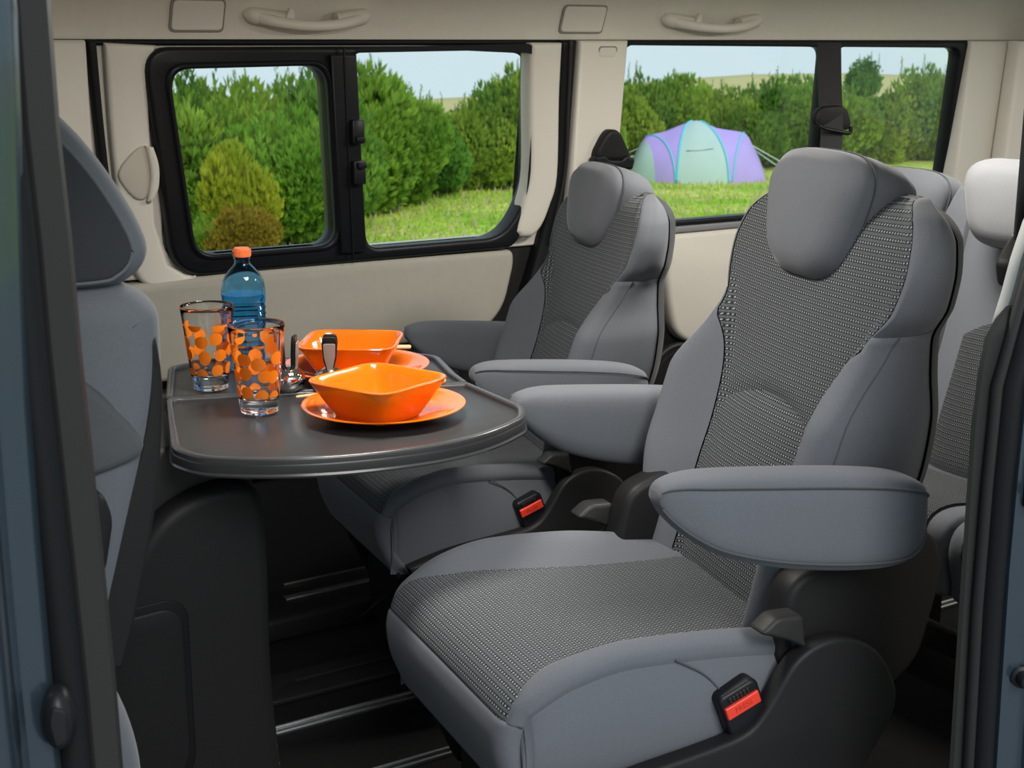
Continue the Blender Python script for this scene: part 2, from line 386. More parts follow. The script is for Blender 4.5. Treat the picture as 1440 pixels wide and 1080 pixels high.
# cream surround between seal and first window, with rounded lower end
sur = slab('trim_3', smooth_line([(.80, 1.20), (.815, .95), (.85, .76), (.90, .715), (.95, .712), (.985, .735)], 5) + [(.955, .742), (.92, .765), (.895, .85), (.882, 1.12), (.90, 1.195)], [], .04, .010, lambda x, z, d: wall(x, z, d + .020), M['cream_trim']); tag(sur, kind='structure')
# grip recess
gp = thing('wall_grip', 'cream moulded grip recess beside the sliding window', 'grip')
slab('grip_bowl', smooth_line([(.82, .95), (.845, .99), (.874, 1.003), (.884, .95), (.876, .905), (.85, .905)], 5, True), [], .012, .005, lambda x, z, d: wall(x, z, d + .026), pm('grip_cream', (.50, .46, .39), .6), gp)
slab('grip_lip', smooth_line([(.872, 1.006), (.882, .95), (.875, .897)], 6) + smooth_line([(.882, .893), (.897, .92), (.899, .965), (.888, 1.003)], 6), [], .022, .006, lambda x, z, d: wall(x, z, d + .034), M['cream_trim'], gp)

# window 1: black frame, sliding pane and fixed pane
w1 = tag(link(bpy.data.objects.new('window_1', None)), 'black framed sliding window in the far wall with two panes', kind='structure')
fo = rpoly([(.93, .738), (1.74, .738), (1.77, .79), (1.768, 1.186), (1.60, 1.193), (.868, 1.192)], [.07, .05, .08, .04, .02, .06], 8)
p1 = rpoly([(.975, .780), (1.285, .780), (1.248, 1.155), (.920, 1.150)], .045, 8)
p2 = rpoly([(1.362, .765), (1.71, .765), (1.768, .86), (1.745, 1.188), (1.306, 1.180)], [.03, .06, .08, .022, .03], 8)
slab('window_frame', fo, [p1, p2], .06, .010, lambda x, z, d: wall(x, z, d + .030), M['frame_black'], w1)
def grow(L, k, c=None):
    cx = sum(p[0] for p in L) / len(L); cz = sum(p[1] for p in L) / len(L)
    return [(cx + (p[0] - cx) * (1 + k / abs(.16)), cz + (p[1] - cz) * (1 + k / abs(.19))) for p in L]
slab('pane_surround', grow(p1, .012), [p1], .05, .008, lambda x, z, d: wall(x, z, d + .037), M['frame_black'], w1)
slab('pane', grow(p1, .004), [], .004, 0, lambda x, z, d: wall(x, z, d + .004), M['pane'], w1)
slab('pane', grow(p2, .003), [], .004, 0, lambda x, z, d: wall(x, z, d - .004), M['pane'], w1)
slab('centre_post', [(1.292, .762), (1.352, .762), (1.310, 1.176), (1.252, 1.176)], [], .02, .004, lambda x, z, d: wall(x, z, d + .043), M['frame_black'], w1)
slab('post_groove', [(1.318, .745), (1.322, .745), (1.282, 1.19), (1.278, 1.19)], [], .004, .001, lambda x, z, d: wall(x, z, d + .0455), M['rubber'], w1)
for zz, xx in ((1.02, 1.313), (.935, 1.320)):
    l = box('latch', wall(xx, zz, .052), (.028, .018, .05), M['frame_black'], w1, .004)
    box('latch_grip', wall(xx + .001, zz + (-.015 if zz > 1 else .015), .064), (.020, .012, .012), M['rubber'], l, .003)
# cream surround of the right end of window 1
sur = slab('trim_4', smooth_line([(1.738, 1.20), (1.744, 1.10), (1.762, .92), (1.752, .84), (1.742, .80), (1.738, .775)], 5) + smooth_line([(1.752, .762), (1.785, .762), (1.81, .785), (1.828, .83), (1.842, .90), (1.828, 1.08), (1.822, 1.20)], 5), [], .05, .012, lambda x, z, d: wall(x, z, d + .034), M['cream_trim']); tag(sur, kind='structure')
sl = slab('trim_5', smooth_line([(1.822, 1.205), (1.832, 1.05), (1.838, .90), (1.81, .74), (1.76, .60), (1.70, .45), (1.68, .30)], 6) + smooth_line([(1.76, .30), (1.79, .45), (1.83, .60), (1.862, .74), (1.872, .90), (1.868, 1.05), (1.864, 1.205)], 6), [], .04, .010, lambda x, z, d: wall(x, z, d + .028), M['rubber']); tag(sl, kind='structure')
sl = slab('trim_6', smooth_line([(1.838, 1.205), (1.848, 1.05), (1.855, .90), (1.83, .74)], 6) + smooth_line([(1.838, .74), (1.863, .90), (1.856, 1.05), (1.846, 1.205)], 6), [], .012, .004, lambda x, z, d: wall(x, z, d + .036), M['plastic_mid']); tag(sl, kind='structure')
pl = slab('trim_7', [(1.868, .55), (2.0, .55), (2.002, 1.205), (1.866, 1.205)], [], .05, .012, lambda x, z, d: wall(x, z, d + .036), M['cream_trim']); tag(pl, kind='structure')
pc = thing('pillar_plate', 'small cream rounded cover plate at top of the pillar', 'cover plate')
slab('plate_groove', rrect(1.917, 1.165, 1.969, 1.192, .008), [], .002, 0, lambda x, z, d: wall(x, z, d + .0366), M['grey_inset'], pc)
slab('plate_face', rrect(1.920, 1.168, 1.966, 1.189, .007), [], .004, .001, lambda x, z, d: wall(x, z, d + .038), M['cream_trim'], pc)
ba = thing('belt_anchor', 'black seat belt anchor cover on the cream pillar', 'belt anchor')
slab('anchor_cover', rpoly([(1.918, .935), (2.018, .928), (2.018, .945), (1.99, .988), (1.975, 1.004), (1.952, 1.006), (1.938, .992), (1.918, .955)], .012), [], .035, .010, lambda x, z, d: wall(x, z, d + .070), M['plastic'], ba)
slab('anchor_bracket', rpoly([(1.910, .918), (2.02, .910), (2.024, .935), (2.0, .945), (1.985, .934), (1.95, .936), (1.935, .948), (1.91, .944)], .006), [], .03, .006, lambda x, z, d: wall(x, z, d + .080), M['frame_black'], ba)
slab('belt_strap', [(1.945, .55), (1.99, .55), (1.99, .925), (1.945, .925)], [], .003, .0005, lambda x, z, d: wall(x, z, d + .062), M['belt'], ba)

# window 2
w2 = tag(link(bpy.data.objects.new('window_2', None)), 'long rear side window in the far wall, dark divider, tent visible outside', kind='structure')
fo = rrect(1.995, .748, 3.205, 1.203, .05, 8)
q1 = rpoly([(2.014, .768), (2.682, .768), (2.648, 1.189), (2.006, 1.194)], .03, 8)
q2 = rpoly([(2.706, .768), (3.17, .768), (3.142, 1.186), (2.684, 1.189)], .03, 8)
slab('window_frame', fo, [q1, q2], .045, .006, lambda x, z, d: wall(x, z, d + .012), M['frame_black'], w2)
slab('pane', grow(q1, .003), [], .004, 0, lambda x, z, d: wall(x, z, d - .006), M['pane'], w2)
slab('pane', grow(q2, .003), [], .004, 0, lambda x, z, d: wall(x, z, d - .006), M['pane'], w2)
slab('window_sill', [(1.98, .738), (3.2, .738), (3.2, .754), (1.98, .754)], [], .03, .005, lambda x, z, d: wall(x, z, d + .022), pm('sill_grey', (.22, .225, .235), .5), w2)
# belt hanging in front of the divider
bl = thing('seat_belt', 'black seat belt hanging with its guide in front of the rear window', 'seat belt')
def strap(name, pts, wd, mat, parent):
    V = []; Fs = []
    for i, p in enumerate(pts):
        p = Vector(p)
        for s in (-1, 1):
            for t in (-1, 1): V.append(p + Vector((s * wd / 2 * .85, -s * wd / 2 * .5, 0)) + Vector((-.5, -.85, 0)) * t * .0012)
        if i:
            a = (i - 1) * 4
            for q in ((0, 1, 5, 4), (1, 3, 7, 5), (3, 2, 6, 7), (2, 0, 4, 6)): Fs.append(tuple(a + k for k in q))
    Fs.append((0, 2, 3, 1)); b = (len(pts) - 1) * 4; Fs.append((b, b + 1, b + 3, b + 2))
    return mesh(name, V, Fs, mat, parent, False)
strap('belt_strap', [(2.600, 2.67, 1.20), (2.602, 2.665, 1.12), (2.605, 2.66, 1.05), (2.606, 2.655, 1.03)], .060, M['belt'], bl)
strap('belt_strap', [(2.600, 2.65, 1.035), (2.595, 2.64, .99), (2.575, 2.62, .90), (2.545, 2.60, .78), (2.51, 2.57, .60)], .056, M['belt'], bl)
slab('belt_guide', rpoly([(2.56, .998), (2.64, .985), (2.648, 1.0), (2.638, 1.035), (2.62, 1.048), (2.57, 1.044), (2.555, 1.02)], .012), [], .022, .007, lambda x, z, d: Vector((x, 2.642 - d - .4 * (x - 2.60), z)), M['plastic'], bl)
tube('guide_loop', smooth_line([(2.553, 2.648, 1.012), (2.558, 2.635, .994), (2.60, 2.620, .984), (2.628, 2.611, .980), (2.636, 2.618, .994)], 5), .005, M['frame_black'], bl)

# rear pillar and rear wall
dp = slab('trim_8', [(3.165, .40), (3.34, .40), (3.34, 1.205), (3.165, 1.205)], [], .05, .012, lambda x, z, d: wall(x, z, d + .028), M['cream_trim']); tag(dp, kind='structure')
dp = slab('trim_9', [(3.30, .40), (3.45, .40), (3.45, 1.205), (3.30, 1.205)], [], .05, .015, lambda x, z, d: wall(x, z, d + .075 + (x - 3.30) * .5), M['cream_trim']); tag(dp, kind='structure')
bk = slab('wall_rear', [(1.0, 0), (2.84, 0), (2.80, .75), (2.74, 1.36), (1.12, 1.36), (1.0, .75)], [rrect(1.25, .80, 2.55, 1.24, .08)], .05, .005, lambda a, b, d: Vector((3.46 - d, a, b)), M['cream']); tag(bk, kind='structure')
fr = slab('wall_front', [(1.0, 0), (2.84, 0), (2.80, .80), (1.04, .80)], [], .05, .005, lambda a, b, d: Vector((-.95 + d, a, b)), M['plastic']); tag(fr, kind='structure')

# lower door cards
c1 = slab('trim_10', rpoly([(.80, .52), (1.66, .548), (1.715, .60), (1.742, .70), (1.740, .733), (1.07, .738), (.80, .728)], [.03, .05, .05, .03, .015, .01, .02], 6), [], .05, .012, lambda x, z, d: Vector((x, 2.775 - d, z)), M['door_card']); tag(c1, kind='structure')
c1b = slab('trim_11', rpoly([(.78, .30), (1.50, .30), (1.64, .53), (.78, .50)], .02, 6), [], .04, .012, lambda x, z, d: Vector((x, 2.77 - d, z)), M['plastic_mid']); tag(c1b, kind='structure')
c2 = slab('trim_12', rpoly([(2.192, .736), (2.192, .60), (2.225, .47), (2.32, .44), (3.2, .44), (3.2, .740)], [.01, .06, .06, .04, .02, .01], 6), [], .05, .014, lambda x, z, d: Vector((x, 2.775 - d, z)), M['cream']); tag(c2, kind='structure')
sp = thing('wall_speaker', 'round black speaker cover low on the far wall', 'speaker')
lathe('speaker_rim', [(.001, 0), (.085, 0), (.095, .006), (.10, .003), (.10, -.01)], M['plastic_mid'], sp, 40)
lathe('speaker_grille', [(.001, .004), (.078, .004), (.08, .001)], M['plastic'], sp, 40)
sp.location = (2.23, 2.768, .36); sp.rotation_euler = (PI / 2, 0, 0)
for o in sp.children: pass

# headliner
prof = [(2.700, 1.200), (2.716, 1.197), (2.728, 1.206), (2.722, 1.235), (2.700, 1.285), (2.66, 1.325), (2.58, 1.352), (2.40, 1.372), (2.10, 1.385), (1.80, 1.385), (1.50, 1.375), (1.28, 1.355), (1.18, 1.33), (1.12, 1.305), (1.09, 1.30), (1.085, 1.31)]
prof = smooth_line(prof[2:], 5)
roofp = [(1.03, 1.32), (1.10, 1.42), (1.5, 1.47), (2.0, 1.48), (2.5, 1.46), (2.74, 1.40), (2.80, 1.26), (2.745, 1.195), (2.735, 1.195)]
ring = [(y, z) for y, z in prof] + roofp
hl = loft('ceiling', [[(x, y, z) for y, z in ring] for x in np.linspace(FX0, FX1, 12)], M['headliner'], None, (True, True), 40); tag(hl, kind='structure')
tr = tube('trim_13', [(x, 2.728, 1.2005) for x in np.linspace(.2, 3.4, 30)], .006, M['rubber']); tag(tr, kind='structure')

def cant(x, z, d):   # on the sloping cant rail
    ys = [(1.206, 2.728), (1.235, 2.722), (1.285, 2.700), (1.325, 2.66)]
    y = np.interp(z, [a for a, _ in ys], [b for _, b in ys])
    return Vector((x, y - d, z))
for x0, x1, lab in ((.932, 1.034, 'cream rounded cover plate on the headliner above the sliding window'), (1.828, 1.940, 'cream rounded cover plate on the headliner above the pillar')):
    c = thing('headliner_plate', lab, 'cover plate', group='headliner plates')
    slab('plate_groove', rrect(x0 - .004, 1.219, x1 + .004, 1.282, .012), [], .004, .001, lambda x, z, d: cant(x, z, d + .003), M['grey_inset'], c)
    slab('plate_face', rrect(x0, 1.223, x1, 1.278, .010), [], .006, .002, lambda x, z, d: cant(x, z, d + .006), M['cream_trim'], c)
for x0, x1, lab in ((1.075, 1.352, 'cream grab handle above the sliding window'), (2.105, 2.412, 'cream grab handle above the rear side window')):
    g = thing('grab_handle', lab, 'handle', group='grab handles')
    n = 30; R = []
    for i in range(n + 1):
        t = i / n; x = x0 + .02 + (x1 - x0 - .04) * t; a = math.sin(PI * t) ** .7
        c = Vector((x, cant(x, 1.252, 0).y - .004 - .034 * a, 1.252 - .020 * a)); r = .013 - .003 * a
        R.append([(c.x, c.y + r * math.cos(q), c.z + r * 1.05 * math.sin(q)) for q in np.linspace(0, 2 * PI, 14, endpoint=False)])
    loft('grip', R, M['cream_trim'], g)
    for s, xx in ((0, x0), (1, x1 - .085)):
        R = []
        for i in range(13):
            t = i / 12; e = 1 - (1 - t) if s else t
            x = xx + .085 * t; k = (t if s else 1 - t)
            rad = .017 * math.sqrt(max(.02, 1 - (max(0, k - .72) / .28) ** 2))
            z0 = 1.254 - .012 * (1 - k); y0 = cant(x, 1.25, 0).y - .002 - .014 * (1 - k)
            R.append([(x, y0 + rad * .95 * math.cos(q), z0 + rad * math.sin(q)) for q in np.linspace(0, 2 * PI, 16, endpoint=False)])
        loft('end_cover', R, M['cream_trim'], g)
    slab('coat_hook', rpoly([(x0 + .075, 1.235), (x0 + .10, 1.235), (x0 + .092, 1.262), (x0 + .083, 1.268)], .004), [], .012, .003, lambda x, z, d: cant(x, z, d + .036), M['cream_trim'], g)

# unseen fill lamps added under the ceiling to brighten the cabin
M['fill_glow'] = emit('fill_lens', (1, .95, .86), 4.0)
for i, (x, y, e) in enumerate(((.95, 1.75, 10), (1.9, 1.85, 12), (2.8, 1.9, 8))):
    d = thing('fill_lamp', ['added fill lamp under the ceiling above the table', 'added fill lamp under the ceiling above the middle seats', 'added fill lamp under the ceiling above the rear bench'][i], 'lamp', (x, y, 1.382), 0, 'added fill lamps')
    slab('fill_housing', rrect(-.16, -.11, .16, .11, .03), [rrect(-.14, -.09, .14, .09, .02)], .02, .004, lambda a, b, q: Vector((a, b, -.018 - q - .02)) if False else Vector((a, b, -.02 - q)), M['cream_trim'], d)
    slab('fill_lens', rrect(-.14, -.09, .14, .09, .02), [], .006, .001, lambda a, b, q: Vector((a, b, -.008 + q)), M['fill_glow'], d)
    L = bpy.data.lights.new('fill_light', 'AREA'); L.shape = 'RECTANGLE'; L.size = .28; L.size_y = .18; L.energy = e; L.color = (1, .95, .87)
    lo_ = link(bpy.data.objects.new('fill_light', L)); lo_.location = (0, 0, -.030); lo_.parent = d

# near side: B pillar (left of the door opening)
def zloft(name, secs, mat, parent=None, angle=35):
    """secs: list of (z, [(x,y)...])"""
    return loft(name, [[(x, y, z) for x, y in s] for z, s in secs], mat, parent, (True, True), angle)
bz = [1.34, 1.229, 1.142, 1.06, .98, .92, .826, .715, .63, .4, .1, -.1]
bx = [.273, .271, .271, .274, .275, .277, .280, .283, .284, .286, .288, .288]
wl = thing('door_pillar', 'dark grey plastic door pillar trim at the left of the door opening', 'pillar')
zloft('pillar_trim', [(z, [(x - .025, 1.025), (x - .006, 1.028), (x - .001, 1.036), (x, 1.05), (x - .006, 1.12), (x - .03, 1.14), (x - .05, 1.05)]) for z, x in zip(bz, bx)], M['plastic_mid'], wl)
zloft('door_seal', [(z, [(x - .041 + .013 * math.cos(q), 1.026 + .016 * math.sin(q)) for q in np.linspace(0, 2 * PI, 14, endpoint=False)]) for z, x in zip(bz, bx)], M['rubber'], wl)
pz = [1.40, 1.30, 1.22, 1.15, 1.05, .95, .85, .75, .65, .4, .0, -.3]
pf = pch([-.3, .4, .65, .8, .95, 1.1, 1.25, 1.40], [.225, .222, .216, .214, .215, .222, .228, .220])
bp_ = thing('body_panel', 'dark blue painted body panel at the left edge of the door opening', 'body panel')
secs = []
for z in pz:
    e = pf(z)
    secs.append((z, [(e + .022, 1.045), (e + .014, 1.012), (e + .002, 1.004), (e - .010, 1.004), (e - .016, .992), (e - .021, .972), (e - .032, .955), (e - .052, .946), (e - .10, .942), (e - .40, .935), (e - 1.2, .95), (e - 1.2, 1.06)]))
zloft('painted_panel', secs, M['paint'], bp_, 60)
bt = thing('door_bumper', 'small black rubber bump stop on the blue door frame', 'bump stop')
lathe('stop_body', [(.001, .014), (.008, .0135), (.0135, .009), (.016, .002), (.016, -.01)], M['frame_black'], bt, 28)
slab('stop_face', rpoly([(-.004, -.010), (.006, -.008), (.007, .008), (-.004, .011), (-.008, .003)], .003), [], .004, .001, lambda a, b, d: Vector((a, b, .0165 + d)), M['plastic'], bt)
bt.location = (.228, 1.000, .712); bt.rotation_euler = (PI / 2, 0, math.radians(-14)); bt.scale = (.8, 1.5, 1)

# near side: C pillar (right of the door opening)
cz = [-.1, .10, .336, .551, .77, .837, .874, .892, .905]
cx = [1.299, 1.297, 1.294, 1.289, 1.285, 1.290, 1.297, 1.311, 1.328]
cp = thing('door_pillar', 'dark grey plastic trim and rubber seal at the right of the door opening', 'pillar')
zloft('pillar_trim', [(z, [(x, 1.06), (x + .002, 1.055), (x + .020, 1.05), (x + .05, 1.06), (x + .15, 1.15), (x + .128, 1.15), (x + .058, 1.10)]) for z, x in zip(cz, cx)], M['plastic_mid'], cp)
sz = [-.1, .1, .34, .55, .70, .82, .90, .96, 1.02, 1.10, 1.20, 1.30]
sxx = pch([-.1, .34, .60, .80, .86, .90, .987, 1.05, 1.3], [1.330, 1.326, 1.318, 1.320, 1.330, 1.345, 1.372, 1.41, 1.56])
zloft('door_seal', [(z, [(sxx(z) - .004 + .012 * math.cos(q), 1.036 + .016 * math.sin(q)) for q in np.linspace(0, 2 * PI, 14, endpoint=False)]) for z in sz], M['rubber'], cp)
zloft('seal_lip', [(z, [(sxx(z) - .016 + .006 * math.cos(q), 1.044 + .008 * math.sin(q)) for q in np.linspace(0, 2 * PI, 10, endpoint=False)]) for z in sz], M['plastic_mid'], cp)
zloft('cream_strip', [(z, [(sxx(z) - .014, 1.075), (sxx(z) - .006, 1.066), (sxx(z) + .03, 1.066), (sxx(z) + .09, 1.12), (sxx(z) + .055, 1.12)]) for z in (.885, .92, .96, 1.0, 1.06, 1.14, 1.30)], M['cream_trim'], cp)
rp = thing('body_panel', 'dark blue painted rear body panel at the right edge of the opening', 'body panel')
secs = []
for z in [-.3, .0, .2, .34, .45, .60, .72, .82, .90, .97, 1.05, 1.2, 1.40]:
    e = sxx(z) + .006
    secs.append((z, [(e, 1.045), (e + .002, 1.022), (e + .018, 1.015), (e + .034, 1.012), (e + .040, .985), (e + .050, .962), (e + .075, .950), (e + .2, .945), (e + .9, .94), (3.50, .98), (3.50, 1.0), (e + .9, 1.0)]))
zloft('painted_panel', secs, M['paint'], rp, 60)
st = thing('door_striker', 'round dark striker bolt on the right door frame', 'striker')
lathe('striker_head', [(.001, .018), (.007, .018), (.010, .014), (.010, .006), (.014, .004), (.014, -.004)], M['frame_black'], st, 24)
lathe('bolt_centre', [(.001, .020), (.0035, .0198), (.004, .017)], M['alu'], st, 16)
st.location = (1.352, 1.012, .462); st.rotation_euler = (PI / 2, 0, math.radians(-30))
lt = thing('door_latch', 'black latch plate high on the right door frame', 'latch')
slab('latch_plate', rrect(-.012, -.03, .014, .03, .006), [], .02, .004, lambda a, b, d: Vector((1.345 + a, 1.010 - d - .010, .705 + b)), M['frame_black'], lt)
slab('latch_tongue', rrect(-.012, -.018, .004, -.004, .003), [], .012, .003, lambda a, b, d: Vector((1.341 + a, .992 - d, .705 + b)), M['rubber'], lt)
# near-side rear wall (inside), with its own window, and header over the door
nw = slab('wall_near', [(1.40, -.02), (3.46, -.02), (3.46, 1.32), (1.42, 1.32), (1.40, 1.0)], [rrect(1.62, .78, 3.1, 1.20, .06)], .05, .005, lambda x, z, d: Vector((x, 1.06 + d, z)), M['cream']); tag(nw, kind='structure')
nb = thing('pillar_belt', 'black seat belt anchor inside the right door pillar', 'belt anchor')
slab('anchor_cover', rpoly([(-.02, -.03), (.03, -.02), (.03, .03), (.0, .035), (-.028, .0)], .008), [], .03, .008, lambda a, b, d: Vector((1.407 + a, 1.125 + d, .945 + b)), M['plastic'], nb)
slab('belt_strap', [(-.01, .0), (.03, .0), (.03, .30), (-.01, .30)], [], .004, .001, lambda a, b, d: Vector((1.41 + a, 1.115 + d, .945 + b)), M['belt'], nb)

# ------------------------------------------------------------------ seats
def patch(name, P, mat, parent, cen=None, ins=(1, 1, 1, 1), uv=None, depth=.0045):
    P = np.array(P, float); nr, nc = P.shape[:2]
    if cen is not None:
        D = np.array(cen, float) - P; D /= np.maximum(np.linalg.norm(D, axis=2, keepdims=True), 1e-9)
        Wt = np.zeros((nr, nc))
        prof_ = (1.0, .42, .10)
        for k, q in enumerate(prof_):
            if ins[0] and k < nr: Wt[k, :] = np.maximum(Wt[k, :], q)
            if ins[1] and k < nr: Wt[nr - 1 - k, :] = np.maximum(Wt[nr - 1 - k, :], q)
            if ins[2] and k < nc: Wt[:, k] = np.maximum(Wt[:, k], q)
            if ins[3] and k < nc: Wt[:, nc - 1 - k] = np.maximum(Wt[:, nc - 1 - k], q)
        P = P + D * Wt[:, :, None] * depth
    V = P.reshape(-1, 3); Fs = []
    for i in range(nr - 1):
        for j in range(nc - 1):
            a = i * nc + j; Fs.append((a, a + 1, a + nc + 1, a + nc))
    return mesh(name, V, Fs, mat, parent, True, None if uv is None else np.array(uv, float).reshape(-1, 2))

def make_backrest(root):
    ZB, ZT, RT = .40, .998, .055
    wf = pch([.40, .46, .54, .62, .70, .77, .81, .86, .90, .94, .97, .998], [.188, .205, .223, .236, .238, .222, .218, .246, .252, .242, .216, .16])
    bf = pch([.40, .50, .60, .68, .74, .785, .81, .85, .90, .95, .998], [.145, .145, .150, .158, .171, .194, .212, .238, .246, .228, .160])
    Bf = pch([.40, .50, .60, .70, .80, .86, .998], [.048, .062, .074, .074, .026, .010, .006])
    th = pch([.40, .50, .62, .75, .86, .94, .998], [.165, .175, .168, .144, .126, .112, .095])
    xf = pch([.40, .48, .56, .64, .74, .84, .92, 1.0], [.022, .040, .060, .088, .118, .140, .160, .192])
    def top(z):
        if z <= ZT - RT: return 0.0
        q = (z - (ZT - RT)) / RT; return 1 - math.sqrt(max(0, 1 - q * q))
    def W(z): return wf(z)
    def BI(z): return min(bf(z), wf(z) - .010)
    def X(u, z):
        a = abs(u); w_ = W(z); bi = BI(z); rc_ = .032 * (1 - .97 * top(z))
        B = Bf(z) * (1 - top(z))
        t = sstep((a - (bi - .018)) / max(.012, (w_ - .020) - (bi - .018)))
        x = xf(z) - B * t + .018 * (1 - (a / w_) ** 2) * 0
        if a > w_ - rc_:
            q = min(1, (a - (w_ - rc_)) / rc_); x += rc_ * (1 - math.sqrt(max(0, 1 - q * q)))
        return x + top(z) * th(z) * .5
    def XB(z): return xf(z) + th(z) * (1 - .5 * top(z))
    def Wb(z): return W(z) - .028
    def cenp(z): return (xf(z) + th(z) * .5, 0, z - .0)
    zs_all = list(np.linspace(ZB, ZT - RT, 56)) + [ZT - RT + RT * math.sin(q) for q in np.linspace(.08, PI / 2, 12)]
    def arc(c): return .652 + .045 * (1 - abs(c) ** 2.2) + .006 * c
    cols = np.linspace(-1, 1, 41)
    # insert
    def ins_patch(name, rows, mat):
        lum = name == 'lumbar_panel'; P = []; UVs = []; C = []
        for i in range(len(rows[0])):
            P.append([]); UVs.append([]); C.append([])
            for j, c in enumerate(cols):
                z = rows[j][i]; u = c * BI(z)
                bulge = .010 * math.sin(PI * min(1, max(0, (z - .42) / (arc(c) - .42)))) * (1 - c ** 4) if lum else 0
                P[-1].append((X(u, z) - bulge, u, z)); UVs[-1].append((u, (z - .4) * 1.08 + (.006 if not lum else .002) * (1 - c * c))); C[-1].append(cenp(z))
        patch(name, P, mat, root, C, (1, 1, 1, 1), UVs, .007)
    low = [list(np.linspace(ZB, arc(c), 26)) for c in cols]
    def toprow(c):
        a = arc(c); q = list(np.linspace(a, ZT - RT, 30)) + [ZT - RT + RT * math.sin(k) for k in np.linspace(.1, PI / 2 * .86, 9)]
        return q
    hi = [toprow(c) for c in cols]
    ins_patch('lumbar_panel', low, M['knit']); ins_patch('back_panel', hi, M['knit'])
    # bolsters, sides: split at waist
    zw = .825
    for s in (-1, 1):
        for nm, zr, mat in (('bolster', [z for z in zs_all if z < zw] + [zw], M['velour']), ('shoulder_bolster', [zw] + [z for z in zs_all if z > zw + .004], M['velour'])):
            P = []; C = []
            for z in zr:
                b0 = BI(z); w_ = W(z); row = []
                for k in np.linspace(0, PI / 2, 16):
                    u = b0 + (w_ - b0) * math.sin(k); row.append((X(u, z), s * u, z))
                xe = row[-1][0]; xb = XB(z); wb = Wb(z)
                for t in np.linspace(.12, 1, 9):
                    u = w_ + (wb - w_) * (t ** 1.6) + .006 * math.sin(PI * t)
                    row.append((xe + (max(xe, xb - .03 * (1 - top(z))) - xe) * t, s * u, z))
                P.append(row); C.append([cenp(z)] * len(row))
            patch(nm, P, mat, root, C, (1, 1, 1, 1))
    # seam between front roll and flat side of the lower bolster, and back cover
    for s in (-1, 1):
        pts = []
        for z in np.linspace(.45, .825, 24):
            f = sstep((z - .45) / .37); u = W(z); x0 = X(u * .999, z); pts.append((x0 + .004 + .035 * (1 - f) * 0 + .012, s * (u + .0005), z))
        tube('seam_piping', pts, .0015, M['velour_mid'], root, 6)
    P = []
    for z in zs_all:
        wb = Wb(z); xb = XB(z); row = []
        for a in np.linspace(-1, 1, 25):
            k = abs(a); row.append((xb - .03 * (1 - math.sqrt(max(0, 1 - max(0, (k - .7) / .3) ** 2))) - .0, a * wb, z))
        P.append(row)
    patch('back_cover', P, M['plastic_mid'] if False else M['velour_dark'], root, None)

def make_headrest(root, loc=(.130, .012, .968), lean=10, mat='velour', sc=1.0, name='headrest', dark=None):
    H2, T, B_, n = .092, .142, .092, 64
    def outline(shr, sh=0):
        pts = []
        for k in range(n):
            q = 2 * PI * k / n; ex = 2 / 3.6
            cu = math.copysign(abs(math.cos(q)) ** ex, math.cos(q)); cv = math.copysign(abs(math.sin(q)) ** ex, math.sin(q))
            hw = (T + B_) / 2 + (T - B_) / 2 * cv
            hw = hw - .012 * max(0, cv) ** 3
            pts.append(((hw - shr) * cu, (H2 - shr) * cv))
        return pts
    Rm = Matrix.Rotation(math.radians(lean), 3, 'Y')
    def put(x, u, v): return tuple(Vector(loc) + (Rm @ Vector((x, u, v))) * sc)
    hd = link(bpy.data.objects.new(name, None)); hd.parent = root
    def front(d): return [(d, s) for d, s in d]
    R = [[put(x, u * f, v * f) for u, v in outline(sh)] for x, sh, f in ((.000, .0, .02), (.0005, .0, .35), (.003, .0, .62), (.0085, .0, .80), (.016, .006, .92), (.026, .001, .985), (.036, 0, 1.0), (.046, .001, 1.0))]
    loft('front_pad', R, M[mat], hd, (True, False), 80)
    R = [[put(x, u, v) for u, v in outline(sh)] for x, sh in ((.046, .003), (.050, .0), (.075, .002), (.105, .008), (.125, .017), (.137, .032), (.143, .055), (.144, .075))]
    loft('headrest_body', R, M[dark or mat], hd, (False, True), 80)
    tube('seam_piping', [put(.046, u, v) for u, v in outline(-.0005)] + [put(.046, *outline(-.0005)[0])], .0013, M['velour_mid'], hd, 6)
    for s in (-1, 1):
        tube('post', [put(.08, s * .035, -.08), put(.085, s * .035, -.16)], .006, M['chrome'], hd)
    return hd

